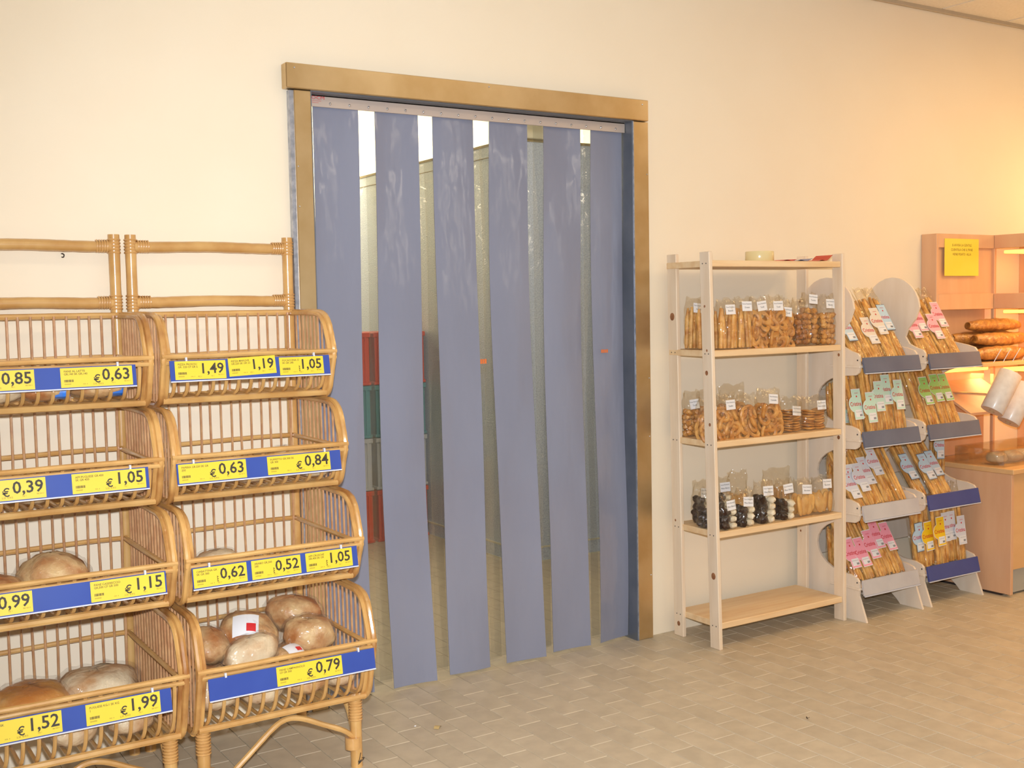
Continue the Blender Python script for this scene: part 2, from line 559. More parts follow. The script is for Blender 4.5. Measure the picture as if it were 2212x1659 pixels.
# floor: clay tiles 10 x 20 cm in running bond, grout bed below
floor = struct(MB().box(XL, XR, YF, 4.6, -0.08, -0.004).build('floor', 'grout', smooth=False), 'tan clay tile floor in running bond')
TW, TL, GAP = 0.1, 0.206, 0.0022
def in_frame(x, y):
    v = Vector((x, y, 0)) - Vector(CAM_POS)
    dz = v.dot(_f)
    if dz < 0.3:
        return False
    u, w = FPX * v.dot(CR) / dz + 1106, FPX * v.dot(CD) / dz + 829.5
    return 380 < u < 2290 and w < 1740 and u > 300
tile_me = MB().bbox(0, TW - GAP, 0, TL - GAP, -0.012, 0, 0.0014).mesh('tile', 'tile', smooth=False)
cand, rest = [], []
i0 = int(math.floor((XL - 1.22) / TW)) + 1
for i in range(i0, int((XR - 1.22) / TW)):
    x = 1.22 + i * TW
    off = -0.204 if (i % 2 == 0) else -0.307
    j0 = int(math.floor((YF - off) / TL)) + 1
    for j in range(j0, int((4.5 - off) / TL)):
        y = off + j * TL
        cx, cy = x + TW / 2, y + TL / 2
        hidden = cy > 0.1 and not (2.0 < cx < 4.4)
        if hidden:
            continue
        if cy < 0.0 and in_frame(cx, cy):
            cand.append((math.hypot(cx, cy + 4.1), x, y))
        elif -3.4 < cy < 3.3 and cx > -1:
            rest.append((x, y))
cand.sort()
for k, (_, x, y) in enumerate(cand):
    if k < 300:
        link('tile', tile_me, floor, (x, y, 0))
    else:
        rest.append((x, y))
b = MB()
for x, y in rest:
    b.box(x, x + TW - GAP, y, y + TL - GAP, -0.012, 0)
o = b.build('tile_field', 'tile', floor, smooth=False)
o['kind'] = 'stuff'

# ceiling of panels in a metal grid
ceil = struct(MB().box(XL, XR, YF, 0, ZC + 0.012, ZC + 0.1).build('ceiling', 'grid', smooth=False), 'suspended ceiling of pale fibre panels in a thin grid')
PG = 0.58
pan_me = MB().box(0.006, PG - 0.006, 0.006, PG - 0.006, 0, 0.012).mesh('panel', 'ceiling', smooth=False)
for i in range(-13, 3):
    for j in range(0, 10):
        x, y = 5.448 + i * PG, -0.012 - (j + 1) * PG
        if x > XL and y > YF and x + PG < XR:
            link('panel', pan_me, ceil, (x, y, ZC - 0.001))
struct(MB().bbox(XL, XR, -0.018, -0.001, ZC - 0.022, ZC + 0.004, 0.002).build('trim_1', 'grid', smooth=False), 'thin metal angle where the ceiling meets the wall')

# steel door surround
dr = struct(empty('door_1', (DX0, 0, 0)), 'brushed steel door surround of the storeroom')
b = MB()
b.bbox(1.607 - DX0, 3.336 - DX0, -0.05, -0.001, DZ, 2.480, 0.003)
hd = b.build('header', 'steel', dr, smooth=False)
for x, z in ((1.64, 2.462), (2.49, 2.465), (3.30, 2.458)):
    MB().ball((x - DX0, -0.051, z), 0.004, 0.003, 0.004, 8, 5).build('rivet', 'bolt', hd)
b = MB()
b.use('steel').bbox(1.643 - DX0, 0, -0.032, -0.001, 0, DZ - 0.002, 0.002)
b.use('galv').box(1.626 - DX0, 1.643 - DX0, -0.026, -0.001, 0, DZ - 0.004)
jl = b.build('jamb', None, dr, smooth=False)
b = MB()
b.use('steel').bbox(DX1 + 0.004 - DX0, 3.348 - DX0, -0.032, -0.001, 0, DZ - 0.002, 0.002)
b.use('galv').box(DX1 - DX0, DX1 + 0.0045 - DX0, -0.034, -0.001, 0, DZ - 0.002)
jr = b.build('jamb', None, dr, smooth=False)
for z in (2.15, 1.22, 0.95, 0.30):
    MB().ball((3.337 - DX0, -0.033, z), 0.0035, 0.003, 0.0035, 8, 5).build('rivet', 'bolt', jr)
for z in (1.95, 2.10):
    MB().ball((1.652 - DX0, -0.033, z), 0.0035, 0.003, 0.0035, 8, 5).build('rivet', 'bolt', jl)
MB().box(DX1 - 0.004 - DX0, DX1 - DX0, -0.03, 0.145, 0, DZ).build('reveal', 'reveal', dr, smooth=False)
MB().box(0, 0.004, -0.03, 0.145, 0, DZ).build('reveal', 'reveal', dr, smooth=False)
MB().box(0.004, DX1 - DX0 - 0.004, -0.03, 0.145, DZ - 0.004, DZ).build('reveal', 'reveal', dr, smooth=False)

# small screw hook in the wall above the racks
tag(MB().tube(crs([(0, 0, 0), (0, -0.012, 0), (0.004, -0.018, -0.004), (0.002, -0.02, -0.012), (-0.004, -0.018, -0.012)], 4), 0.0022, 6)
    .build('wall_hook', 'screw', loc=(0.799, 0, 1.765)), 'small metal screw hook in the cream wall above the racks', 'hook')

# ------------------------------------------------------------------ storeroom behind the curtain
b = MB()
b.box(0.9, 6.0, 4.5, 4.6, 0, 3.3)
struct(b.build('wall_storeroom_back', 'store_wall', smooth=False), 'pale wall at the far end of the storeroom')
struct(MB().box(0.9, 1.0, 0.14, 4.6, 0, 3.3).build('wall_storeroom_left', 'store_wall', smooth=False), 'pale side wall of the storeroom')
struct(MB().box(5.9, 6.0, 0.14, 4.6, 0, 3.3).build('wall_storeroom_right', 'store_wall', smooth=False), 'pale right side wall of the storeroom')
struct(MB().box(0.9, 6.0, 0.14, 4.6, 3.2, 3.3).build('ceiling_storeroom', 'store_wall', smooth=False), 'pale ceiling of the storeroom')
cr = empty('cold_room', (3.68, 1.62, 0))
tag(cr, 'grey stucco metal cold room with pale skirting behind the curtain', 'cold room')
MB().box(0, 2.1, 0, 2.8, 0, 2.55).build('body', 'panel_cold', cr, smooth=False)
b = MB()
b.box(-0.004, 0, -0.004, 2.8, 2.476, 2.48)
b.box(-0.006, 2.1, -0.006, 0.0, 2.545, 2.56)
b.box(-0.006, 0.0, -0.006, 2.8, 2.545, 2.56)
b.build('joint', 'cold_joint', cr, smooth=False)
MB().box(-0.012, 0, -0.012, 2.8, 0.0, 0.088).build('skirting', 'panel_cold', cr, smooth=False)
MB().box(-0.012, 2.1, -0.012, 0, 0.0, 0.088).build('skirting', 'panel_cold', cr, smooth=False)
for z in (0.004, 0.090):
    MB().box(-0.016, 2.1, -0.016, 0, z - 0.004, z + 0.004).build('skirting_trim', 'cold_trim', cr, smooth=False)
    MB().box(-0.016, 0.0, 0, 2.8, z - 0.004, z + 0.004).build('skirting_trim', 'cold_trim', cr, smooth=False)
MB().bbox(0.03, 0.30, -0.03, 0.3, 2.56, 2.80, 0.004).build('top_box', 'cold_trim', cr, smooth=False)

def crate(x, y, z, w, d, h, m, label, vents=True):
    r = empty('crate', (x, y, z))
    tag(r, label, 'crate', 'plastic crates stacked in the storeroom')
    b = MB()
    b.box(0.01, w - 0.01, 0.01, d, 0.0, h - 0.004)
    b.build('body', m, r, smooth=False)
    b = MB()
    b.bbox(0, w, 0, d, h - 0.035, h - 0.003, 0.004)
    b.build('rim', m, r, smooth=False)
    b = MB()
    b.bbox(0, w, 0.002, d, 0.001, 0.022, 0.004)
    b.build('base_band', m, r, smooth=False)
    for k in range(5):
        xx = 0.03 + k * (w - 0.075) / 4
        MB().box(xx, xx + 0.014, 0.0, 0.011, 0.02, h - 0.03).build('rib', m, r, smooth=False)
    MB().box(w * 0.36, w * 0.64, -0.001, 0.012, h * 0.70, h * 0.79).build('handle_slot', 'lip' if vents else m, r, smooth=False)
    return r
for ci, (cxx, cyy, side) in enumerate(((2.865, 2.75, 'standing clear of the cold room'), (3.275, 2.75, 'against the cold room'))):
    for k, (m, nm) in enumerate((('crate_red', 'red plastic crate at the bottom of the stack'), ('crate_grey', 'grey plastic crate second up in the stack'),
                                 ('crate_teal', 'teal plastic crate third up in the stack'), ('crate_red', 'red plastic crate on top of the stack'))):
        crate(cxx, cyy, k * 0.353, 0.388, 0.5, 0.353, m, nm + ' ' + side, vents=(k == 3))

# ------------------------------------------------------------------ strip curtain
sc = empty('strip_curtain', (DX0, 0.03, 0))
tag(sc, 'curtain of broad blue-grey and clear plastic strips in the steel doorway', 'curtain')
W = DX1 - DX0
b = MB()
b.bbox(0.006, W - 0.006, -0.012, -0.006, 2.338, 2.384, 0.001)
b.box(0.006, W - 0.006, -0.012, 0.05, 2.378, 2.3825)
rl = b.build('rail', 'rail', sc, smooth=False)
for k in range(18):
    x = 0.10 + k * (W - 0.16) / 17
    MB().ball((x, -0.013, 2.352), 0.0055, 0.005, 0.0055, 8, 5).build('bolt', 'bolt', rl)
b = MB()
put_text(b, 'OCM', 0.022, 2.366, 0.018, -0.0128, sx=1.35)
put_text(b, 'PORTE FLESSIBILI', 0.022, 2.358, 0.0055, -0.0128)
put_text(b, 'STRISCE PVC', 0.022, 2.351, 0.0055, -0.0128)
b.build('maker_mark', 'red', rl, smooth=False)

def strip(x0, w, yoff, m, seed, bow, twist=0.0, zb=0.012, xs=0.0):
    rnd = random.Random(seed)
    ph = [rnd.uniform(0, 6.28) for _ in range(5)]
    am = rnd.uniform(0.002, 0.005)
    th = 0.0026
    def path(u, v, dy):
        z = lerp(2.352, zb, v)
        y = yoff - bow * v ** 2.2 + am * math.sin(3.2 * v * math.pi + ph[0]) * v
        y += 0.010 * (u - 0.5) ** 2 * 4 * math.sin(2.0 * v * 3.14 + ph[1])
        y += twist * (u - 0.5) * v
        y += 0.0035 * math.sin(9 * v + ph[2]) * math.sin(3.1 * u + ph[3]) * (1.2 - v)
        kx = xs * v ** 3 + 0.003 * math.sin(4 * v + ph[4])
        return (x0 + u * w + kx, y + dy, z)
    b = MB()
    nu, nv = 8, 44
    b.surf(lambda u, v: path(u, v, -th / 2), nu, nv)
    b.surf(lambda u, v: path(1 - u, v, th / 2), nu, nv)
    for uu in (0.0, 1.0):
        b.surf((lambda u, v: path(0, v, (u - 0.5) * -th)) if uu == 0 else (lambda u, v: path(1, v, (u - 0.5) * th)), 1, nv)
    b.surf(lambda u, v: path(u, 1, (0.5 - v) * -th), nu, 1)
    o = b.build('strip', m, sc)
    return o
edges = [(0.030, 0.190), (0.292, 0.194), (0.562, 0.194), (0.832, 0.194), (1.102, 0.198), (1.362, 0.180)]
for k, (x, w) in enumerate(edges):
    o = strip(x, w, 0.012, 'strip', 20 + k, (0.022, 0.034, 0.034, 0.036, 0.020, 0.012)[k], (0.0, -0.012, -0.008, -0.02, -0.012, 0.03)[k], xs=(0.0, 0.012, 0.014, 0.018, 0.008, 0.0)[k])
    o['label'] = 'blue-grey opaque plastic strip'
for k in range(5):
    gx0, gx1 = edges[k][0] + edges[k][1], edges[k + 1][0]
    o = strip(gx0 - 0.07, gx1 - gx0 + 0.09, 0.034, 'clear', 60 + k, 0.016, zb=0.03)
    o['label'] = 'clear plastic strip'
    o = strip(gx0 + 0.045, 0.12, 0.042, 'clear', 80 + k, 0.012, zb=0.035)
    o['label'] = 'clear plastic strip'
    if k == 2:
        b = MB()
        for q in range(4):
            b.box(gx0 + 0.006 + q * 0.011, gx0 + 0.015 + q * 0.011, 0.022, 0.0225, 1.318, 1.338)
        b.build('print_mark', 'orange', sc, smooth=False)
b = MB()
for q in range(4):
    b.box(1.395 + q * 0.010, 1.403 + q * 0.010, -0.008, -0.0078, 1.343, 1.358)
b.build('print_mark', 'orange', sc, smooth=False)

# ------------------------------------------------------------------ rattan racks
BASK = [(1.552, -0.440, 1.410, 1.255), (1.243, -0.515, 1.093, 0.945), (0.930, -0.620, 0.780, 0.637), (0.610, -0.700, 0.448, 0.238)]
HX = 0.2975
def cane(pts, r, n=5, seg=8, wob=0.06, seed=1):
    rnd = random.Random(seed)
    p = crs(pts, n)
    rr = []
    for i in range(len(p)):
        rr.append(r * (1 + rnd.uniform(-wob, wob)))
    return p, rr

def make_rack():
    root = empty('rattan_rack', (0, 0, 0))
    for s in (-1, 1):
        pts = [(s * 0.286, -0.052, z) for z in [0, 0.25, 0.5, 0.8, 1.1, 1.4, 1.6, 1.72, 1.83]]
        p, rr = cane(pts, 0.0195, 3, 12, 0.03, 3 + s)
        po = MB().tube(p, rr, 12).build('post', 'rattan', root)
        for z in (1.79, 1.597):
            b = MB()
            for q in range(5):
                zz = z - 0.022 + q * 0.011
                b.tube([(s * 0.286 + 0.0205 * math.cos(a * 0.628), -0.052 + 0.0205 * math.sin(a * 0.628), zz) for a in range(10)], 0.0032, 5, closed=True)
            b.build('binding', 'wrap', po)
    for z in (1.79, 1.597):
        p, rr = cane([(x, -0.052 + 0.001 * math.sin(9 * x), z + 0.002 * math.sin(14 * x + z)) for x in (-0.275, -0.2, -0.1, 0.0, 0.1, 0.2, 0.275)], 0.0195, 4, 12, 0.03, int(z * 10))
        ra = MB().tube(p, rr, 12).build('top_rail', 'rattan', root)
        for s in (-1, 1):
            b = MB()
            for q in range(5):
                xx = s * (0.262 - q * 0.0085)
                b.tube([(xx, -0.052 + 0.0208 * math.cos(a * 0.628), z + 0.0208 * math.sin(a * 0.628)) for a in range(10)], 0.0030, 5, closed=True)
            b.build('binding', 'wrap', ra)
    for bi, (zr, yf, zf, zb) in enumerate(BASK):
        h1, h2 = zr - zf, zf - zb
        loop = [(-0.055, zr), (-0.16, zr + 0.001), (yf + 0.17, zr), (yf + 0.085, zr - 0.006), (yf + 0.042, zr - 0.034), (yf + 0.018, zr - 0.55 * h1), (yf, zf),
                (yf + 0.020, zf - 0.38 * h2), (yf + 0.046, zf - 0.80 * h2), (yf + 0.085, zb + 0.004), (yf + 0.15, zb), (-0.055, zb)]
        bk = empty('basket', (0, 0, 0), parent=root)
        for s in (-1, 1):
            b = MB()
            p, rr = cane([(s * (HX - 0.004), y, z) for y, z in loop], 0.0105, 5, 8, 0.05, 11 + bi + s)
            b.tube(p, rr, 8)
            b.build('side_frame', 'rattan_dark', bk)
            b = MB()
            p, rr = cane([(s * (HX - 0.020), y + 0.004, z - 0.004 if z > zf else z + 0.004) for y, z in loop], 0.0080, 5, 7, 0.05, 31 + bi + s)
            b.tube(p, rr, 7)
            b.build('inner_frame', 'rattan_dark', bk)
        # long rails
        p, rr = cane([(x, -0.078, zr + 0.001 * math.sin(20 * x)) for x in (-HX, -0.15, 0, 0.15, HX)], 0.0105, 4, 8, 0.04, bi)
        MB().tube(p, rr, 8).build('rim', 'rattan', bk)
        for dy, dz, r in ((0.0, 0.006, 0.0085), (0.005, -0.014, 0.0080)):
            p, rr = cane([(x, yf - 0.004 + dy, zf + dz + 0.001 * math.sin(18 * x + dz * 99)) for x in (-HX - 0.004, -0.15, 0, 0.15, HX + 0.004)], r, 4, 8, 0.04, bi + 5)
            MB().tube(p, rr, 8).build('front_rail', 'rattan', bk)
        p, rr = cane([(x, yf + 0.060, zb + 0.014 + 0.001 * math.sin(20 * x)) for x in (-HX + 0.012, -0.15, 0, 0.15, HX - 0.012)], 0.0115, 4, 8, 0.05, bi + 9)
        MB().tube(p, rr, 8).build('bottom_rail', 'rattan', bk)
        p, rr = cane([(x, -0.080, zf + 0.002 * math.sin(11 * x)) for x in (-HX + 0.01, -0.15, 0, 0.15, HX - 0.01)], 0.0085, 4, 8, 0.04, bi + 13)
        MB().tube(p, rr, 8).build('back_rail', 'rattan', bk)
        MB().tube([(-HX + 0.01, -0.080, zb + 0.012), (HX - 0.01, -0.080, zb + 0.012)], 0.009, 8).build('back_rail', 'rattan', bk)
        side = MB().tube([(0, -0.075, zf), (0, yf + 0.03, zf - 0.002)], 0.0085, 8).mesh('side_rail', 'rattan')
        for s in (-1, 1):
            link('side_rail', side, bk, (s * (HX - 0.022), 0, 0))
        # thin rods
        rods = [MB().tube(cane([(q * 0.002, -0.088, zr), (0.0015 * q, -0.089, lerp(zr, zb, 0.5)), (-0.002 * q, -0.088, zb)], 0.0046, 3, 6, 0.1, q)[0], 0.0046, 6).mesh('back_rod', 'rod') for q in (-1, 0, 1)]
        for k in range(15):
            link('back_rod', rods[k % 3], bk, (-0.262 + k * 0.0375, 0, 0))
        ns = int((abs(yf) - 0.10) / 0.036)
        lp = crs([(0, y, z) for y, z in loop], 8)
        top = [q for q in lp[:len(lp) // 2 + 4]]
        bot = [q for q in lp[len(lp) // 2:]]
        def at_y(arr, y):
            return min(arr, key=lambda q: abs(q.y - y)).z
        for k in range(ns):
            y = -0.115 - k * (abs(yf) - 0.135) / ns
            z1, z0 = at_y(top, y), at_y(bot, y)
            me = MB().tube(crs([(0, y, z1), (0.001, y - 0.002, lerp(z1, z0, 0.5)), (0, y + 0.002, z0)], 3), 0.0040, 6).mesh('side_rod', 'rod')
            for s in (-1, 1):
                link('side_rod', me, bk, (s * (HX - 0.010), 0, 0))
        hoop = MB().tube(crs([(0, yf + 0.004, zf - 0.005), (0.001, yf + 0.012, zf - 0.35 * h2), (0.002, yf + 0.035, zf - 0.68 * h2), (0, yf + 0.066, zb + 0.030), (0, yf + 0.12, zb + 0.020), (0, -0.22, zb + 0.018), (0, -0.088, zb + 0.018)], 5), 0.0062, 7).mesh('floor_hoop', 'rattan')
        for k in range(13):
            link('floor_hoop', hoop, bk, (-0.258 + k * 0.043, 0, 0))
    yl = -0.607
    for s in (-1, 1):
        p, rr = cane([(s * 0.262, yl, z) for z in (0, 0.06, 0.12, 0.18, 0.25)], 0.0205, 3, 12, 0.02, 77 + s)
        lg = MB().tube(p, rr, 12).build('front_leg', 'rattan', root)
        b = MB()
        for q in range(7):
            zz = 0.165 + q * 0.010
            b.tube([(s * 0.262 + 0.0218 * math.cos(a * 0.5236), yl + 0.0218 * math.sin(a * 0.5236), zz) for a in range(12)], 0.0032, 5, closed=True)
        b.build('binding', 'wrap', lg)
        b = MB()
        b.tube([(s * 0.262 - s * 0.012, yl, 0.066), (s * 0.262 - s * 0.012, yl, 0.106)], 0.027, 14)
        b.build('binding', 'wrap', lg)
        p, rr = cane([(s * 0.258, yl + 0.015, 0.12), (s * 0.258, yl + 0.05, 0.185), (s * 0.262, yl + 0.13, 0.225), (s * 0.27, yl + 0.28, 0.232)], 0.009, 5, 8, 0.04, 50 + s)
        MB().tube(p, rr, 8).build('side_brace', 'rattan', root)
    p, rr = cane([(-0.252, yl - 0.004, 0.018), (-0.20, yl - 0.004, 0.060), (-0.12, yl - 0.004, 0.125), (-0.03, yl, 0.196), (0.02, yl + 0.004, 0.214), (0.07, yl, 0.206), (0.14, yl - 0.002, 0.172), (0.21, yl - 0.004, 0.138), (0.248, yl - 0.004, 0.108)], 0.0095, 5, 8, 0.05, 91)
    MB().tube(p, rr, 8).build('arched_brace', 'rattan', root)
    return root

RX2, RX1 = 1.3025, 0.6745
rack2 = make_rack()
rack1 = copy_tree(rack2)
rack2.location = (RX2, 0, 0)
rack1.location = (RX1, 0, 0)
tag(rack2, 'four-tier rattan bread rack standing right beside the steel doorway', 'rack', 'rattan bread racks')
tag(rack1, 'four-tier rattan bread rack farther from the doorway, lowest basket priced 1,99', 'rack', 'rattan bread racks')
b = MB()
b.tube(crs([(0.268, -0.6295, 0.052), (0.262, -0.6295, 0.030), (0.258, -0.6295, 0.020), (0.270, -0.629, 0.028), (0.258, -0.6295, 0.014), (0.281, -0.626, 0.030), (0.272, -0.6285, 0.033)], 4), 0.0012, 5)
b.build('ink_scribble', 'ink', rack2)

# price strips
def price_strip(x0, x1, yf, ztop, cards, label, tilt=0.16, h=0.066):
    L = x1 - x0
    r = MB().use('blue').box(0, L, -0.002, 0.001, 0.0, h).use('lip').box(0, L, -0.005, 0.001, -0.004, 0.0)
    for cx in (0.1 * L, 0.9 * L):
        r.use('lip').box(cx - 0.003, cx + 0.003, -0.003, 0.006, h - 0.004, h + 0.010)
    o = r.build('price_strip', None, loc=(x0, yf - 0.030, ztop - h), smooth=False)
    o.rotation_euler = (-tilt, 0, 0)
    tag(o, label, 'price strip', 'blue price strips on the rattan racks')
    for (c0, c1, l1, l2, euro, price, skew) in cards:
        c0 -= x0
        w = c1 - x0 - c0
        ch = 0.060
        cb = MB().box(0, w, -0.0012, 0, 0, ch)
        cd = cb.build('price_card', 'yellow', o, (c0, -0.0028, 0.003 + abs(skew) * 0.1), smooth=False, rot=(0, skew, 0))
        t = MB()
        y = -0.0017
        put_text(t, price, w - 0.006, 0.0190, 0.047 if w < 0.19 else 0.050, y, 'RIGHT', bold=0.016)
        if euro == 1:
            put_text(t, '\u20ac', w * 0.45, 0.0120, 0.034, y, sx=0.95, bold=0.014)
        elif euro == 2:
            for q in range(3):
                t.tube(crs([(w * 0.43, y, 0.012 + q * 0.0065), (w * 0.43 + 0.004, y, 0.014 + q * 0.0065), (w * 0.43, y, 0.0165 + q * 0.0065)], 3), 0.0008, 4)
        t.build('price_print', 'print', cd, smooth=False)
        t = MB()
        put_text(t, l1, 0.010, 0.0465, 0.0088, y, bold=0.015)
        put_text(t, l2, 0.010, 0.0380, 0.0088, y, bold=0.015)
        for q in range(9):
            t.box(0.010 + q * 0.003, 0.0118 + q * 0.003 + (q % 3) * 0.0004, y, y + 0.0002, 0.0165, 0.0240)
        put_text(t, '0000000', 0.010, 0.0085, 0.0055, y)
        put_text(t, 'IVA  4', w * 0.30, 0.0075, 0.0052, y)
        put_text(t, '2,25  \u20ac/KG' if euro == 1 else 'PZ 1', w * 0.44, 0.0062, 0.0066, y)
        put_text(t, 'PZ 1', w * 0.70, 0.0075, 0.0055, y)
        put_text(t, '06/10/11', w - 0.006, 0.0110, 0.0058, y, 'RIGHT')
        t.build('small_print', 'print2', cd, smooth=False)
    return o

price_strip(1.020, 1.568, -0.440, 1.404, [(1.035, 1.201, 'PIZZA PROSCIU', 'GR. 220 CF GR 2', 0, '1,49', 0.01), (1.212, 1.374, 'PIZZA MARGHE', 'GR.220 SK GR 22', 0, '1,19', -0.035), (1.386, 1.544, 'FOCACCINA O', 'SK GR 240', 2, '1,05', 0.0)],
            'three-card blue price strip on the top basket beside the doorway')
price_strip(1.008, 1.566, -0.515, 1.082, [(1.013, 1.233, 'PAPERA GR.250 SK GR', '250', 1, '0,63', 0), (1.305, 1.526, 'PUFFETTO GR.300 SK', 'GR 300', 1, '0,84', 0)],
            'two-card blue price strip on the second basket beside the doorway')
price_strip(1.014, 1.570, -0.620, 0.768, [(1.017, 1.187, 'CIABATTINA GR', 'SK GR 300', 2, '0,62', 0), (1.203, 1.368, 'ARABO GR.200', '200', 2, '0,52', 0), (1.386, 1.550, 'AFF.CRUSCHE', 'GR.400 SK GR', 2, '1,05', 0)],
            'three-card blue price strip on the third basket down beside the doorway')
price_strip(1.028, 1.586, -0.700, 0.436, [(1.245, 1.468, 'PANE CAMPAGNOLO', 'CF GR 500', 1, '0,79', 0)],
            'blue price strip with a single yellow card, 0,79')
price_strip(0.375, 0.914, -0.440, 1.398, [(0.395, 0.615, 'PANE MORBIDO', 'GR.300', 1, '0,85', 0), (0.689, 0.902, 'PANE AL LATTE', 'GR.140 SK GR.140', 1, '0,63', 0)],
            'two-card blue price strip on the top basket, farther rack from the doorway')
price_strip(0.385, 0.921, -0.515, 1.082, [(0.402, 0.620, 'PANINI GR.80', 'SK GR.80', 1, '0,39', 0), (0.694, 0.911, 'AFF.PUGLIESE GR.450', 'SK GR 450', 1, '1,05', 0)],
            'two-card blue price strip on the second basket, farther rack from the doorway')
price_strip(0.325, 0.934, -0.620, 0.772, [(0.335, 0.552, 'PANE AL SESAMO', 'GR.400', 1, '0,99', 0), (0.712, 0.929, 'PANE CASERECCIO', 'GR.500 CF GR 500', 1, '1,15', 0)],
            'two-card blue strip with the widest blue gap, third basket down')
price_strip(0.375, 0.914, -0.700, 0.434, [(0.385, 0.602, 'TORTANO SK', 'GR 700', 1, '1,52', 0), (0.668, 0.880, 'PUGLIESE KG.1 SK KG', '1', 1, '1,99', 0)],
            'two-card blue price strip on the lowest basket, farther rack from the doorway')

# ------------------------------------------------------------------ breads in the racks
def loaf(c, sz, rz, m, label, seed, wrap=True, tilt=(0, 0), sticker=None, group='wrapped breads in the rattan racks', blue=False, name='wrapped_loaf'):
    rx, ry, rz2 = sz[0] / 2, sz[1] / 2, sz[2] / 2
    r = empty(name, (c[0], c[1], c[2] - rz2), (tilt[0], tilt[1], rz))
    tag(r, label, 'bread', group)
    b = MB()
    rnd = random.Random(seed)
    ph = [rnd.uniform(0, 6.28) for _ in range(6)]
    def shape(u, v, k, extra):
        a, e = 2 * math.pi * u, math.pi * (v - 0.5)
        ca, sa, ce, se = math.cos(a), math.sin(a), math.cos(e), math.sin(e)
        sg = lambda x, p: math.copysign(abs(x) ** p, x)
        n = 1 + 0.06 * math.sin(2 * a + ph[0]) * ce + 0.05 * math.sin(5 * a + 3 * e + ph[1]) * ce + 0.04 * math.sin(4 * e + ph[2]) + 0.022 * math.sin(8 * a - 7 * e + ph[5])
        if extra:
            n += extra * (0.5 * math.sin(9 * a + 5 * e + ph[3]) + 0.5 * math.sin(13 * e + 4 * a + ph[4]) + 0.45 * math.sin(17 * a - 11 * e + ph[5]))
        zz = se * rz2
        if se < 0:
            zz *= 0.8
        return (rx * k * sg(ce, 0.8) * sg(ca, 0.9) * n, ry * k * sg(ce, 0.8) * sg(sa, 0.9) * n, rz2 + zz * k * n)
    b.surf(lambda u, v: shape(u, v, 0.95, 0), 22, 14, wrapu=True)
    b.build('crumb_body', m, r)
    if wrap:
        b = MB()
        b.surf(lambda u, v: shape(u, v, 1.04, 0.025), 44, 26, wrapu=True)
        b.build('film', 'wrapfilm', r)
    if sticker:
        sx, sy, sw, shh = sticker
        b = MB()
        def st(u, v):
            x, y = sx + (u - 0.5) * sw, sy + (v - 0.5) * shh
            q = max(0.05, 1 - (x / rx) ** 2 - (y / ry) ** 2)
            return (x, y, rz2 + rz2 * q ** 0.5 * 1.06 + 0.004)
        b.surf(st, 6, 6)
        s = b.build('sticker', 'white', r)
        b = MB()
        def st2(u, v):
            x, y = sx + (0.22 + 0.36 * (u - 0.5)) * sw, sy - 0.2 * shh + (v - 0.5) * shh * 0.34
            q = max(0.05, 1 - (x / rx) ** 2 - (y / ry) ** 2)
            return (x, y, rz2 + rz2 * q ** 0.5 * 1.06 + 0.0055)
        b.surf(st2, 4, 3)
        b.build('sticker_print', 'red', s)
    if blue:
        b = MB()
        for s in blue:
            b.surf(lambda u, v: tuple(Vector(shape(u, s + 0.0 * v, 1.0, 0)) * 1.0) if False else (s * rx * 0.9 + (v - 0.5) * 0.05, (ry * 1.06) * math.cos(6.283 * u) * (1 - 0.3 * abs(s)), rz2 + (rz2 * 1.06) * math.sin(6.283 * u) * (1 - 0.3 * abs(s)) + 0.004 * math.sin(20 * u)), 16, 4, wrapu=True)
        b.build('blue_band', 'bluetie', r)
    return r

# lowest basket of the rack beside the doorway
T4 = 0.27
loaf((1.120, -0.36, T4 + 0.065), (0.17, 0.24, 0.13), 0.3, 'crust', 'round wrapped loaf under the pile at the far end of the 0,79 basket', 1)
loaf((1.290, -0.33, T4 + 0.065), (0.19, 0.25, 0.13), -0.2, 'crust', 'wrapped loaf under the stickered one in the 0,79 basket', 2)
loaf((1.470, -0.36, T4 + 0.065), (0.18, 0.25, 0.13), 0.2, 'crust', 'wrapped loaf under the two humped loaves in the 0,79 basket', 3)
loaf((1.095, -0.555, T4 + 0.065), (0.15, 0.17, 0.14), 0.0, 'flour', 'pale wrapped loaf end behind the blank half of the 0,79 strip', 4)
loaf((1.245, -0.565, T4 + 0.062), (0.16, 0.16, 0.135), 0.1, 'flour', 'pale wrapped loaf directly behind the 0,79 card', 5)
loaf((1.400, -0.565, T4 + 0.060), (0.15, 0.16, 0.13), 0.0, 'crust', 'golden wrapped loaf low behind the front hoops of the 0,79 basket', 6)
loaf((1.520, -0.555, T4 + 0.060), (0.11, 0.17, 0.13), 0.1, 'flour', 'small pale wrapped loaf in the doorway corner of the 0,79 basket', 7)
loaf((1.105, -0.42, T4 + 0.185), (0.15, 0.20, 0.13), 0.25, 'crust', 'golden wrapped loaf on its side next to the neighbouring rack', 8, tilt=(0.2, 0.15))
loaf((1.268, -0.40, T4 + 0.205), (0.20, 0.19, 0.15), -0.4, 'crust', 'wrapped loaf with a white and red sticker facing out', 9, tilt=(0.45, 0.0), sticker=(0.0, -0.03, 0.085, 0.075))
loaf((1.235, -0.54, T4 + 0.172), (0.20, 0.12, 0.11), 0.25, 'flour', 'long pale wrapped loaf leaning over the 0,79 strip', 10, tilt=(0.1, -0.2))
loaf((1.462, -0.30, T4 + 0.210), (0.20, 0.17, 0.14), -0.15, 'crust', 'brown wrapped loaf at the back top of the 0,79 pile', 11, tilt=(0.1, 0.1))
loaf((1.462, -0.455, T4 + 0.175), (0.185, 0.15, 0.13), -0.15, 'crust', 'golden wrapped loaf resting against the brown one at the back', 12, tilt=(0.25, 0.0))
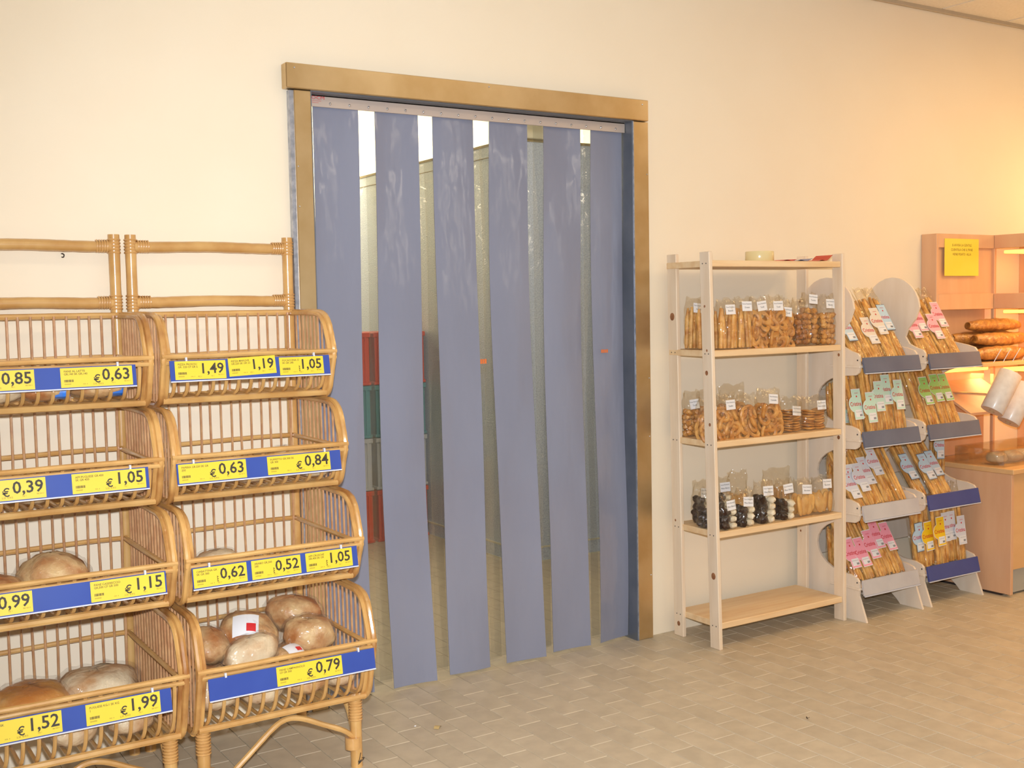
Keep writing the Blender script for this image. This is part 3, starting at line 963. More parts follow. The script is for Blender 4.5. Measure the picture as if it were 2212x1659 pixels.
loaf((1.368, -0.50, T4 + 0.115), (0.13, 0.13, 0.09), 0.3, 'crust', 'flat wrapped loaf with a sticker lying low at the middle of the pile', 13, tilt=(0.3, 0), sticker=(0.0, -0.01, 0.06, 0.05))
# other baskets of that rack
loaf((1.165, -0.42, 0.668 + 0.052), (0.16, 0.15, 0.10), 0.2, 'flour', 'dusty wrapped loaf alone in the 0,62 basket', 14)
loaf((1.420, -0.40, 0.975 + 0.060), (0.13, 0.16, 0.12), 0.2, 'flour', 'wrapped roll pack with its film tail showing above the 0,84 strip', 15)
for k, (x, y) in enumerate(((1.29, -0.42), (1.515, -0.42), (1.20, -0.40))):
    loaf((x, y, 0.975 + 0.036), (0.13, 0.12, 0.072), 0.2 * k, 'flour', ('flat wrapped roll below the gap between the 0,63 and 0,84 cards', 'flat wrapped roll in the doorway end of the 0,84 basket', 'flat wrapped roll below the 0,63 card beside the doorway')[k], 16 + k)
# the other rack
loaf((0.565, -0.44, T4 + 0.085), (0.27, 0.26, 0.17), 0.2, 'shine_crust', 'large glossy golden loaf behind the 1,52 card', 20)
loaf((0.772, -0.40, T4 + 0.085), (0.27, 0.27, 0.17), -0.2, 'flour', 'large floury wrapped loaf behind the 1,99 card', 21, sticker=(0.02, 0.05, 0.05, 0.03))
loaf((0.660, -0.590, T4 + 0.052), (0.16, 0.13, 0.11), 0.1, 'flour', 'pale wrapped bread low behind the hoops in front of the glossy loaf', 22)
loaf((0.825, -0.590, T4 + 0.055), (0.16, 0.13, 0.115), 0.0, 'flour', 'pale wrapped bread low behind the hoops in front of the large floury loaf', 23)
loaf((0.662, -0.36, 0.668 + 0.075), (0.22, 0.20, 0.15), 0.15, 'crust', 'large brown wrapped loaf rising above the blank of the 0,99 strip', 24)
loaf((0.480, -0.40, 0.668 + 0.055), (0.17, 0.20, 0.11), 0.0, 'crust', 'brown wrapped loaf behind the 0,99 card', 25)
loaf((0.580, -0.53, 0.668 + 0.040), (0.10, 0.10, 0.08), 0.0, 'flour', 'small wrapped roll below the 0,99 card', 26)
for k, x in enumerate((0.600, 0.720, 0.820, 0.890)):
    loaf((x, -0.415 - 0.01 * (k % 2), 0.975 + 0.040), (0.115, 0.11, 0.078), 0.3 * k, 'flour', ('pale wrapped roll lying below the blue gap of the second strip', 'pale wrapped roll lying below the left end of the 1,05 card', 'pale wrapped roll lying below the middle of the 1,05 card', 'pale wrapped roll squeezed against the neighbouring rack')[k], 30 + k, group='pale rolls in the 1,05 basket')
loaf((0.520, -0.35, 1.285 + 0.035), (0.16, 0.12, 0.07), 0.1, 'flour', 'wrapped bun pack below the 0,85 card', 40)
loaf((0.655, -0.355, 1.285 + 0.035), (0.15, 0.12, 0.07), -0.1, 'crust', 'wrapped bun pack with a blue tie at the middle of the top basket', 41, blue=(0.75,))
loaf((0.820, -0.355, 1.285 + 0.038), (0.19, 0.12, 0.076), 0.05, 'crust', 'wrapped bun pack with a bright blue end below the 0,63 card', 42, blue=(0.62,))

# ------------------------------------------------------------------ pine shelf unit
sh = empty('pine_shelf_unit', (3.48, 0, 0))
tag(sh, 'narrow raw pine shelf unit against the wall beside the doorway', 'shelf unit')
UP = {'fl': (3.477, 3.427, -0.365, -0.302), 'rl': (3.482, 3.455, -0.112, -0.048), 'fr': (4.290, 4.274, -0.365, -0.302), 'rr': (4.302, 4.300, -0.112, -0.048)}
for k, (xb, xt, y0, y1) in UP.items():
    b = MB()
    H = 1.785
    th = 0.02
    n0 = len(b.v)
    b.bbox(-th, 0, y0, y1, 0, H, 0.0025)
    b.v = [(x + lerp(xb, xt, z / H) - 3.48, y, z) for x, y, z in b.v]
    u = b.build('upright', 'pine', sh, smooth=False)
    for z, ka in {'fl': ((1.25, 0.011), (0.335, 0.016), (1.02, 0.008), (1.545, 0.006), (1.35, 0.006)), 'rl': ((1.50, 0.018), (0.06, 0.012), (0.55, 0.006)), 'fr': ((0.9, 0.01), (1.3, 0.008)), 'rr': ((1.56, 0.006), (0.40, 0.006))}[k]:
        xx = lerp(xb, xt, z / H) - 3.48 - th - 0.0004
        MB().ball((xx, lerp(y0, y1, 0.35 + 0.3 * ((z * 7) % 1)), z), 0.0006, ka * 0.9, ka, 10, 6).build('knot', 'knot', u)
BZ = [1.747, 1.349, 0.943, 0.535, 0.120]
for z in BZ:
    t = z / 1.785
    x0 = lerp(UP['fl'][0], UP['fl'][1], t) + 0.002
    x0r = lerp(UP['rl'][0], UP['rl'][1], t) + 0.002
    x1 = lerp(UP['fr'][0], UP['fr'][1], t) - 0.022
    b = MB()
    b.bbox(x0 - 3.48, x1 - 3.48, -0.358, -0.052, z - 0.028, z, 0.0025)
    bd = b.build('board', 'pineh', sh, smooth=False)
    for yy in (-0.345, -0.322, -0.095, -0.070):
        xx = lerp(UP['fl' if yy < -0.2 else 'rl'][0], UP['fl' if yy < -0.2 else 'rl'][1], t) - 3.48 - 0.0205
        MB().ball((xx, yy, z - 0.014), 0.001, 0.003, 0.003, 8, 5).build('screw', 'screw', bd)

# ------------------------------------------------------------------ bags on the pine shelves
PIECES = {}
PIECES['stick'] = MB().tube(crs([(0, 0, 0), (0.001, 0.001, 0.06), (-0.001, 0, 0.12), (0, 0, 0.18)], 3), [0.006] + [0.0078, 0.0084, 0.0078, 0.0086, 0.008, 0.0084, 0.0078] + [0.0055, 0.004], 7).mesh('breadstick', 'stick')
PIECES['ring'] = MB().torus(0.021, 0.0088, 14, 7, 1.25).mesh('ring', 'ring')
PIECES['oval'] = MB().torus(0.017, 0.008, 14, 7, 1.7).mesh('ring', 'ring')
PIECES['chunk'] = MB().ball((0, 0, 0), 0.016, 0.014, 0.013, 10, 7, 0.16, 3).mesh('bake', 'dark_bake')
PIECES['chunk2'] = MB().ball((0, 0, 0), 0.018, 0.014, 0.014, 10, 7, 0.14, 8).mesh('bake', 'ring')
PIECES['cookie'] = MB().ball((0, 0, 0), 0.033, 0.033, 0.0062, 14, 6, 0.03, 4, 0.8).mesh('cookie', 'ring')
PIECES['choc'] = MB().ball((0, 0, 0), 0.027, 0.026, 0.019, 10, 7, 0.14, 5).mesh('chocolate_piece', 'choc')
PIECES['mer'] = MB().ball((0, 0, 0), 0.020, 0.023, 0.016, 10, 7, 0.10, 6).mesh('meringue_piece', 'meringue')
PIECES['bisc'] = MB().ball((0, 0, 0), 0.026, 0.011, 0.050, 12, 9, 0.03, 7, 0.8).mesh('biscuit', 'biscuit')

def bag_film(w, d, h, seed, fin=0.18, tail=1.0):
    rnd = random.Random(seed)
    ph = [rnd.uniform(0, 6.28) for _ in range(8)]
    def fn(u, v):
        a = 2 * math.pi * u
        t = v
        if t < 1 - fin:
            k = min(1.0, 0.82 + 1.4 * t) if t < 0.13 else 1.0
            dk = k * (1 - 0.25 * max(0, (t - 0.45)) / (1 - fin - 0.45) * 1.0)
        else:
            q = (t - (1 - fin)) / fin
            k = 1.0 + 0.05 * q * tail
            dk = 0.75 * (1 - q) ** 1.3 + 0.03
        sg = lambda x, p: math.copysign(abs(x) ** p, x)
        x = w / 2 * k * sg(math.cos(a), 0.75)
        y = d / 2 * dk * sg(math.sin(a), 0.75)
        cr = 0.0035 * (math.sin(5 * a + 9 * t + ph[0]) + 0.7 * math.sin(11 * a - 14 * t + ph[1]))
        x += cr * math.cos(a)
        y += cr * math.sin(a) * 1.3 + (0.006 * math.sin(7 * x / w * 3 + ph[3]) if t > 0.9 else 0)
        z = h * t + (0.006 * math.sin(9 * x / w + ph[2]) + 0.004 * math.sin(23 * x / w + ph[4])) * (t ** 3)
        return (x, y, z)
    return MB().surf(fn, 26, 16, wrapu=True)

def bag_label(parent, w, z, lines, y, tilt=0.0, lw=0.058, lh=0.044, x=0.0, m='white'):
    cd = MB().box(-lw / 2, lw / 2, -0.0008, 0, -lh / 2, lh / 2).build('label', m, parent, (x, y, z), smooth=False, rot=(-0.12, tilt, 0))
    t = MB()
    put_text(t, lines[0], 0, lh * 0.18, lh * 0.20, -0.0012, 'CENTER', 0.85)
    put_text(t, lines[1], 0, -lh * 0.20, lh * 0.24, -0.0012, 'CENTER', 0.9)
    t.build('label_print', 'print', cd, smooth=False)
    return cd

def shelf_bag(x, y, zs, w, d, h, kind, label, seed, lab=True, labz=0.78, txt='Biscotti', group=None, rz=0.0, lx=0.0, fill=0.62):
    rnd = random.Random(seed)
    r = empty('food_bag', (x, y, zs), (0, 0, rz))
    tag(r, label, 'bag', group)
    bag_film(w, d, h, seed).build('film', 'film', r)
    def put(key, loc, rot=(0, 0, 0), sc_=1.0):
        me = PIECES[key]
        o = link(me.name.split('.')[0], me, r, loc, rot)
        if sc_ != 1.0:
            o.scale = (sc_, sc_, sc_) if not isinstance(sc_, tuple) else sc_
    if kind == 'sticks':
        n = max(3, int(w / 0.0215))
        for rowi, yy in enumerate((-d * 0.22, d * 0.18)):
            for k in range(n):
                put('stick', (-w / 2 + 0.012 + k * (w - 0.024) / (n - 1) + rnd.uniform(-.002, .002), yy + rnd.uniform(-.004, .004), 0.006), (rnd.uniform(-.04, .04), rnd.uniform(-.09, .09), 0), (1.3, 1.3, rnd.uniform(0.9, 1.04) * h * 0.80 / 0.18))
    elif kind in ('rings', 'ovals', 'chunks', 'mixed'):
        key = {'rings': 'ring', 'ovals': 'oval', 'chunks': 'chunk', 'mixed': 'chunk2'}[kind]
        step = 0.030 if kind in ('rings', 'ovals') else 0.024
        nz = int(h * fill / step)
        nx = max(2, int(w / (0.040 if kind in ('rings', 'ovals') else 0.029)))
        for k in range(nz):
            for i in range(nx):
                for yy in (-0.24, 0.22):
                    put(key, (-w / 2 + (i + 0.5) * w / nx * 0.98 + rnd.uniform(-.004, .004), yy * d + rnd.uniform(-.004, .004), 0.018 + k * step + rnd.uniform(-.004, .004)),
                        (rnd.uniform(0.8, 1.9) if kind in ('rings', 'ovals') else rnd.uniform(0, 3), rnd.uniform(-0.7, 0.7), rnd.uniform(-0.6, 0.6)), rnd.uniform(0.9, 1.12))
    elif kind == 'cookies':
        n = int(h * fill / 0.0115)
        for i in (-1, 1):
            for k in range(n):
                put('cookie', (i * w * 0.23, rnd.uniform(-.004, .004), 0.010 + k * 0.0115), (rnd.uniform(-.10, .10), rnd.uniform(-.16, .16) - i * 0.12, 0), w / 0.15)
    elif kind == 'meringue':
        n = int(h * fill / 0.030)
        for k in range(n):
            for yy in (-0.2, 0.22):
                put('choc', (-w * 0.20 + rnd.uniform(-.003, .003), yy * d, 0.018 + k * 0.030), (rnd.uniform(0, 3), rnd.uniform(-.3, .3), rnd.uniform(0, 3)), w / 0.105)
                put('mer', (w * 0.25 + rnd.uniform(-.003, .003), yy * d - 0.003, 0.016 + k * 0.030), (rnd.uniform(-.3, .3), rnd.uniform(-.3, .3), rnd.uniform(0, 3)), w / 0.105)
    elif kind == 'biscuits':
        for yy in (-0.22, 0.2):
            for i in range(3):
                put('bisc', (-w * 0.30 + i * w * 0.30, yy * d, 0.054 + rnd.uniform(0, .012)), (rnd.uniform(-.1, .1), rnd.uniform(-.25, .25), rnd.uniform(-0.7, 0.7)))
    if lab:
        bag_label(r, w, h * labz, ('Forno Panetteria', txt), -d * 0.42, rnd.uniform(-0.12, 0.12), min(0.060, w * 0.62), x=lx)
    return r

FR = 'of the pine unit, counted from the doorway'
G2 = 'bags on the highest stocked pine shelf'
z2, z3, z4 = 1.3495, 0.9435, 0.5355
spec2 = [(3.512, -0.150, .095, .07, .235, 'sticks', 'first bag of thin breadsticks, beside the rear pine upright', 'Grissini', .80),
         (3.480, -0.262, .075, .06, .225, 'sticks', 'bag of breadsticks just inside the front pine upright facing the doorway', 'Grissini', .80),
         (3.568, -0.295, .110, .075, .230, 'sticks', 'bag of breadsticks with a broad square label, highest stocked pine shelf', 'Bozzetti', .78),
         (3.678, -0.290, .090, .075, .235, 'sticks', 'bag of breadsticks standing next to the bags of oval rings', 'Grissini', .82),
         (3.772, -0.285, .095, .08, .235, 'ovals', 'bag of oval baked rings standing next to the breadsticks', 'Taralli', .82),
         (3.872, -0.290, .100, .08, .240, 'ovals', 'bag of oval baked rings with a large tilted label', 'Taralli', .80),
         (3.958, -0.270, .075, .08, .225, 'ovals', 'slim bag of dark rings with a lower label', 'Taralli', .72),
         (4.040, -0.290, .085, .08, .225, 'chunks', 'unlabelled bag of dark brown bakes on the highest stocked pine shelf', '', 0),
         (4.122, -0.275, .085, .08, .250, 'mixed', 'bag of brown bakes with its label folded at the neck', 'Tarallini', .88),
         (4.208, -0.300, .090, .08, .240, 'mixed', 'bag of brown bakes beside the front upright next to the breadstick stand', 'Biscotti', .82)]
for k, (x, y, w, d, h, kind, lb, tx, lz) in enumerate(spec2):
    shelf_bag(x, y, z2, w, d, h, kind, lb, 100 + k, lab=bool(tx), txt=tx, labz=lz, group=G2, rz=random.uniform(-.1, .1), fill=0.70)
G3 = 'bags on the middle pine shelf'
spec3 = [(3.520, -0.115, .085, .06, .210, 'mixed', 'rear bag of baked rings by the rear upright on the middle pine shelf', 'Taralli', .72),
         (3.498, -0.245, .095, .08, .190, 'rings', 'bag of baked rings facing the doorway on the middle pine shelf', 'Taralli', .68),
         (3.620, -0.110, .110, .06, .215, 'rings', 'rear bag of rings with only its empty top showing', '', 0),
         (3.570, -0.285, .120, .085, .205, 'rings', 'bag of large rings with a leaning label, middle pine shelf', 'Tarallini', .76),
         (3.770, -0.115, .140, .06, .230, 'rings', 'wide rear bag of rings rising above the front row', '', 0),
         (3.693, -0.290, .110, .085, .200, 'rings', 'unlabelled bag of large rings on the middle pine shelf', '', 0),
         (3.830, -0.295, .135, .085, .215, 'rings', 'bag of rings with a bright square label, tallest in its row', 'Ciambelle', .78),
         (3.985, -0.290, .120, .085, .170, 'cookies', 'bag of stacked round cookies next to the bag of rings', 'Dolci di mandorla', .60),
         (4.145, -0.280, .150, .09, .165, 'cookies', 'bag of stacked round cookies beside the upright next to the stand', 'Dolci al miele', .72)]
for k, (x, y, w, d, h, kind, lb, tx, lz) in enumerate(spec3):
    shelf_bag(x, y, z3, w, d, h, kind, lb, 200 + k, lab=bool(tx), txt=tx, labz=lz, group=G3, rz=random.uniform(-.1, .1), lx=0.02 if k == 8 else 0.0)
G4 = 'bags on the lower pine shelf'
spec4 = [(3.560, -0.135, .090, .07, .200, 'meringue', 'rear bag of dark chocolate and cream meringues nearest the doorway', 'Misto Bianco', .72),
         (3.498, -0.235, .080, .07, .185, 'meringue', 'bag of mostly dark meringues seen past the front upright', 'Misto Bianco', .74),
         (3.680, -0.140, .095, .07, .205, 'meringue', 'rear bag of meringues with its label half hidden', 'Misto Bianco', .78),
         (3.545, -0.318, .088, .07, .165, 'meringue', 'front bag of dark and cream meringues beside the front upright', 'Misto Bianco', .68),
         (3.660, -0.310, .098, .075, .175, 'meringue', 'second front bag of dark and cream meringues from the front upright', 'Misto Bianco', .66),
         (3.800, -0.120, .110, .06, .220, 'biscuits', 'rear biscuit bag whose empty top rises behind the meringues', '', 0),
         (3.790, -0.305, .110, .08, .200, 'meringue', 'bag of meringues with the largest dark pieces', 'Misto Bianco', .76),
         (3.925, -0.300, .105, .08, .190, 'meringue', 'bag of meringues standing next to the pale biscuits', 'Misto Bianco', .78),
         (4.050, -0.130, .180, .06, .215, 'biscuits', 'wide rear biscuit bag with an empty top', '', 0),
         (4.045, -0.305, .105, .08, .185, 'biscuits', 'bag of long pale biscuits standing next to the meringues', 'Biscottoni', .72),
         (4.175, -0.310, .125, .08, .185, 'biscuits', 'bag of pale biscuits beside the upright next to the stand', 'Biscottoni', .80)]
for k, (x, y, w, d, h, kind, lb, tx, lz) in enumerate(spec4):
    shelf_bag(x, y, z4, w, d, h, kind, lb, 300 + k, lab=bool(tx), txt=tx, labz=lz, group=G4, rz=random.uniform(-.08, .08))

# things lying on top of the pine unit
b = MB()
def ringwall(R0, R1, h):
    n = 28
    b.surf(lambda u, v: ((R1 if v < .34 or v > .99 else (R1 if v < .35 else R0)) * math.cos(6.2832 * u), R1 * math.sin(6.2832 * u), h * min(1, v * 3)), n, 3, wrapu=True)
prof = [(0.040, 0.0), (0.064, 0.0), (0.066, 0.003), (0.066, 0.044), (0.064, 0.047), (0.040, 0.047)]
b.surf(lambda u, v: (prof[int(round(v * 6)) % 6][0] * math.cos(6.2832 * u), prof[int(round(v * 6)) % 6][0] * math.sin(6.2832 * u), prof[int(round(v * 6)) % 6][1]), 28, 6, wrapu=True)
tag(b.build('tape_roll', 'tape', loc=(3.826, -0.25, 1.7475)), 'roll of tan packing tape on top of the pine shelf unit', 'tape')
def leaflet(x, y, rz, w, d, m, lift, label):
    b = MB()
    b.surf(lambda u, v: ((u - 0.5) * w, (v - 0.5) * d, 0.0015 + lift * max(0, u - 0.45) ** 1.5 + 0.006 * math.sin(5 * u) ** 2), 10, 6)
    b.surf(lambda u, v: ((0.5 - u) * w, (v - 0.5) * d, 0.0005 + lift * max(0, 0.55 - u) ** 1.5 + 0.006 * math.sin(5 * (1 - u)) ** 2), 10, 6)
    tag(b.build('leaflet', m, loc=(x, y, 1.7475), rot=(0, 0, rz)), label, 'leaflet', 'leaflets on top of the pine unit')
leaflet(3.955, -0.27, 0.1, 0.12, 0.09, 'red', 0.01, 'red folded leaflet beside the tape roll')
leaflet(4.070, -0.26, -0.1, 0.11, 0.09, 'blue', 0.02, 'blue folded leaflet on top of the pine unit')
leaflet(4.175, -0.28, 0.05, 0.11, 0.10, 'crate_red', 0.06, 'curled red leaflet beside the front upright')

# ------------------------------------------------------------------ breadstick stands
NB = [(1.197, 1.305), (0.838, 0.940), (0.478, 0.577), (0.112, 0.208)]
def panel_outline(dome):
    P = []
    P += [(-0.030, 0.0), (-0.030, 1.50 if dome else 1.33)]
    for k in range(13 if dome else 0):
        a = math.radians(5 + k * 170 / 12)
        P.append((-0.20 + 0.17 * math.cos(a), 1.505 + 0.17 * math.sin(a)))
    P += [(-0.345, 1.46), (-0.30, 1.41), (-0.285, 1.37), (-0.31, 1.335)] if dome else [(-0.06, 1.345), (-0.25, 1.335)]
    for t, (zb, zt) in enumerate(NB):
        P += [(-0.350, zt + 0.012), (-0.392, zt), (-0.404, zt - 0.014), (-0.408, zb + 0.035), (-0.400, zb + 0.014), (-0.382, zb + 0.002), (-0.352, zb)]
        if t < 3:
            nt = NB[t + 1][1]
            zc, rz = (zb + nt + 0.012) / 2, (zb - nt - 0.012) / 2
            for k in range(1, 12):
                a = math.radians(90 - k * 15)
                P.append((-0.335 + 0.197 * math.cos(a), zc + rz * math.sin(a)))
    P = P[:-3]
    P += [(-0.405, NB[3][0] + 0.012), (-0.452, 0.0), (-0.315, 0.0), (-0.290, 0.025), (-0.250, 0.055), (-0.200, 0.075), (-0.150, 0.078), (-0.125, 0.055), (-0.118, 0.0)]
    return P
OUT, OUT_LOW = panel_outline(True), panel_outline(False)
def make_stand(x0, x1, railmats, label):
    r = empty('breadstick_stand', ((x0 + x1) / 2, 0, 0))
    tag(r, label, 'display stand', 'breadstick stands')
    hw = (x1 - x0) / 2
    pm_ = MB().prism(OUT, 0, 0, 0.012).mesh('side_panel', 'ply', smooth=False)
    link('side_panel', pm_, r, (-hw, 0, 0))
    link('side_panel', MB().prism(OUT_LOW, 0, 0, 0.012).mesh('side_panel', 'ply', smooth=False), r, (hw - 0.012, 0, 0))
    for t, (zb, zt) in enumerate(NB):
        zs = zb + 0.050
        MB().bbox(-hw - 0.006, hw + 0.006, -0.412, -0.225, zs - 0.012, zs, 0.002).build('tray', 'ply', r, smooth=False)
        MB().bbox(-hw + 0.0125, hw - 0.0125, -0.065, -0.050, zs + 0.10, zs + 0.22, 0.002).build('back_bar', 'ply', r, smooth=False)
        b = MB()
        poly = [(-0.414, zb + 0.088), (-0.418, zb + 0.086), (-0.434, zb + 0.018), (-0.432, zb + 0.012), (-0.424, zb + 0.014), (-0.412, zb + 0.07)]
        b.use(railmats[t]).prism(poly, 0, -hw + 0.010, hw - 0.008)
        b.use('lip').box(-hw + 0.010, hw - 0.008, -0.4365, -0.430, zb + 0.009, zb + 0.0135)
        b.build('front_rail', None, r, smooth=False)
        for s in (-1, 1):
            MB().ball((s * (hw + 0.002), -0.395, zb + 0.075), 0.002, 0.004, 0.004, 8, 5).build('bolt', 'screw', r)
    return r
AX0, AX1, BX0, BX1 = 4.330, 4.760, 4.816, 5.246
make_stand(AX0, AX1, ('slate', 'slate', 'silver', 'silver'), 'pale plywood breadstick stand beside the pine unit with two silver rails')
make_stand(BX0, BX1, ('slate', 'slate', 'navy', 'navy'), 'pale plywood breadstick stand beside the bakery counter with two navy rails')

LSTICK = [MB().tube(crs([(0.002 * q, 0.001, 0), (0.001, -0.001 * q, 0.1), (-0.002 * q, 0.001, 0.2), (0.001 * q, 0, 0.31)], 4),
          [0.0062] + [0.0092 + 0.0010 * math.sin(3 * i + q) for i in range(11)] + [0.0058], 7).mesh('breadstick', 'stick') for q in (-1, 0, 1)]
LABS = {}
def label_mesh(col):
    if col not in LABS:
        def sil(k):
            pts = []
            w, h = 0.030 * k, 0.072 * k
            pts += [(w, h), (-w, h), (-w, 0.036)]
            for i in range(9):
                a = math.radians(110 + i * 17.5)
                pts.append((-0.020 + 0.038 * k * math.cos(a), 0.038 * k * math.sin(a)))
            pts += [(-w, -0.036), (-w, -h), (w, -h)]
            return pts
        b = MB()
        b.use('white' if col not in ('ice',) else 'slate').prism(sil(1.05), 1, -0.0006, 0.0002)
        b.use('lab_' + col).prism(sil(1.0), 1, -0.0012, -0.0006)
        b.use('white').box(-0.024, 0.024, -0.0016, -0.0012, -0.064, -0.028)
        me = b.mesh('label', None, smooth=False)
        t = MB()
        put_text(t, 'Cristina', -0.053, -0.008, 0.029, -0.0019, sx=0.85, bold=0.01)
        t.box(-0.004, 0.004, -0.0019, -0.0018, 0.034, 0.042)
        put_text(t, 'GRISSINI', 0, 0.052, 0.007, -0.0019, 'CENTER')
        LABS[col] = (me, t.mesh('label_print', 'red', smooth=False))
        t = MB()
        for q in range(6):
            t.box(0.004 + q * 0.003, 0.0055 + q * 0.003, -0.0021, -0.0019, -0.060, -0.050)
        put_text(t, 'CON OLIO DI OLIVA', 0, -0.040, 0.0045, -0.0021, 'CENTER')
        LABS[col] = LABS[col] + (t.mesh('bar_code', 'print', smooth=False),)
    return LABS[col]

def stick_film(w, d, h, seed):
    return bag_film(w, d, h, seed, fin=0.14, tail=1.3)

def stick_bag(x, y, z, lean, side, col, label, seed, w=0.077, d=0.040, h=0.43, lz=0.20, group=None, twist=0.0):
    rnd = random.Random(seed)
    r = empty('breadstick_bag', (x, y, z))
    r.rotation_euler = (-lean, side, twist)
    tag(r, label, 'bag', group)
    stick_film(w, d, h, seed).build('film', 'film', r)
    n = 4
    for row, yy in enumerate((-0.27, 0.25)):
        for k in range(n - row):
            o = link('breadstick', LSTICK[rnd.randrange(3)], r, (-w / 2 + 0.012 + (k + row * 0.5) * (w - 0.024) / (n - 1), yy * d * 0.85 + rnd.uniform(-.002, .002), 0.008 + rnd.uniform(0, .012)), (rnd.uniform(-.008, .008), rnd.uniform(-.035, .035), rnd.uniform(0, 3)))
            o.scale = (1, 1, (h * 0.84) / 0.33 * rnd.uniform(0.96, 1.04))
    if col:
        me, pr, bc = label_mesh(col)
        lb = link('label', me, r, (0.002, -d * 0.50 - 0.007, lz))
        link('label_print', pr, lb)
        link('bar_code', bc, lb)
    return r

def tier(stand, t, items, lean, gname):
    zb = NB[t][0]
    for k, (x, y, col, lz, side, lb) in enumerate(items):
        stick_bag(x, y, zb + 0.054, lean + random.uniform(-.03, .03), side, col, lb, 500 + 37 * t + 11 * k + (400 if stand == 'B' else 0), lz=lz, group=gname)
GA, GB = 'bags in the stand beside the pine unit', 'bags in the stand beside the counter'
tier('A', 0, [(4.385, -0.365, 'ice', .19, -.03, 'breadstick bag with an ice blue label at the pine unit end, top tier'),
              (4.465, -0.360, None, .2, -.03, 'unlabelled breadstick bag in the top tier beside the pine unit'),
              (4.545, -0.355, 'cream', .17, -.02, 'breadstick bag with a cream label lying low in the top tier'),
              (4.630, -0.360, 'cream', .22, -.03, 'breadstick bag with a cream label higher up, top tier'),
              (4.705, -0.350, 'ice', .24, -.02, 'breadstick bag with an ice blue label at the join of the two stands, top tier')], 0.55, GA)
tier('B', 0, [(4.880, -0.360, 'pink', .19, -.02, 'breadstick bag with a pink label at the join of the two stands'),
              (4.965, -0.355, 'pink', .23, -.03, 'breadstick bag with a pink label set high, top tier beside the counter'),
              (5.050, -0.360, 'pink', .18, -.02, 'breadstick bag with a pink label set low, top tier beside the counter'),
              (5.140, -0.350, 'pink', .25, -.02, 'breadstick bag with a pink label nearest the bakery counter, top tier')], 0.55, GB)
tier('A', 1, [(4.388, -0.350, 'mint', .16, -.01, 'breadstick bag with a mint label seen through the panel opening'),
              (4.470, -0.360, 'mint', .14, .0, 'breadstick bag with a mint label set lowest in the second tier'),
              (4.550, -0.350, 'mint', .19, .0, 'breadstick bag with a mint label at mid height in the second tier'),
              (4.625, -0.345, 'mint', .22, .0, 'breadstick bag with a mint label set highest in the second tier'),
              (4.700, -0.350, 'mint', .19, .02, 'breadstick bag with a mint label at the stand end away from the pine unit')], 0.20, GA)
tier('B', 1, [(4.880, -0.355, None, .2, -.02, 'unlabelled breadstick bag in the second tier beside the green labels'),
              (4.960, -0.355, 'green', .20, -.02, 'breadstick bag with a green label nearest the mint labels'),
              (5.055, -0.350, 'green', .21, -.02, 'middle breadstick bag with a green label'),
              (5.145, -0.345, 'green', .21, -.03, 'breadstick bag with a green label nearest the bakery counter')], 0.38, GB)
tier('A', 2, [(4.385, -0.360, 'pearl', .13, -.02, 'breadstick bag with a white label behind the front pine upright, third tier'),
              (4.460, -0.365, 'pearl', .16, -.02, 'breadstick bag with a glaring white label, third tier'),
              (4.540, -0.355, 'pearl', .19, -.03, 'breadstick bag with a white label overlapping its neighbour, third tier'),
              (4.620, -0.350, 'pearl', .23, -.03, 'breadstick bag with a white label set high, third tier'),
              (4.705, -0.355, None, .2, -.03, 'unlabelled breadstick bag at the end of the third tier')], 0.55, GA)
tier('B', 2, [(4.880, -0.345, 'ice', .18, -.04, 'breadstick bag with a pale blue label beside the join of the stands, third tier'),
              (4.985, -0.365, 'ice', .17, -.05, 'breadstick bag with the clearest dark-edged blue label, third tier'),
              (5.075, -0.350, 'ice', .18, -.04, 'breadstick bag with a blue label half covered by its neighbour, third tier')], 0.60, GB)
stick_bag(5.165, -0.215, NB[2][0] + 0.05, 0.06, 0.06, 'ice', 'upright breadstick bag with a blue label behind the leaning ones', 901, w=0.105, h=0.34, lz=0.25, group=GB)
tier('A', 3, [(4.385, -0.360, 'hotpink', .15, -.02, 'breadstick bag with a bright pink label seen through the lowest panel opening'),
              (4.460, -0.368, 'hotpink', .15, -.04, 'breadstick bag with a bright pink label hidden at its edge'),
              (4.545, -0.368, 'hotpink', .18, -.04, 'breadstick bag with the largest bright pink label, lowest tier'),
              (4.625, -0.350, 'hotpink', .22, -.03, 'breadstick bag with a bright pink label set high, lowest tier'),
              (4.700, -0.355, 'hotpink', .20, -.03, 'breadstick bag with a bright pink label at the far end of the lowest tier')], 0.50, GA)
tier('B', 3, [(4.872, -0.335, 'ice', .17, -.06, 'breadstick bag turned sideways in the lowest tier'),
              (4.930, -0.350, 'gold', .17, -.05, 'narrow breadstick bag with a half hidden yellow label'),
              (4.995, -0.372, 'gold', .19, -.03, 'breadstick bag with a bright yellow label, lowest tier'),
              (5.060, -0.350, 'pearl', .20, .0, 'breadstick bag with a pale blue-white label next to the yellow one'),
              (5.120, -0.340, 'pearl', .20, .0, 'breadstick bag with a white label standing upright, lowest tier'),
              (5.185, -0.355, 'pearl', .17, .0, 'breadstick bag with a white label nearest the bakery counter, lowest tier')], 0.12, GB)

for t, nm in ((1, 'second'), (2, 'third'), (3, 'lowest')):
    for k, (yy, pos) in enumerate(((-0.275, 'middle'), (-0.195, 'rear'))):
        stick_bag(4.392, yy, NB[t][0] + 0.054, 0.06 if k else 0.12, -0.01, ('mint', 'pearl', 'hotpink')[t - 1] if k == 0 else None,
                  pos + ' breadstick bag behind the round panel opening of the ' + nm + ' tier', 950 + 7 * t + k, h=0.30, lz=0.14, group=GA)

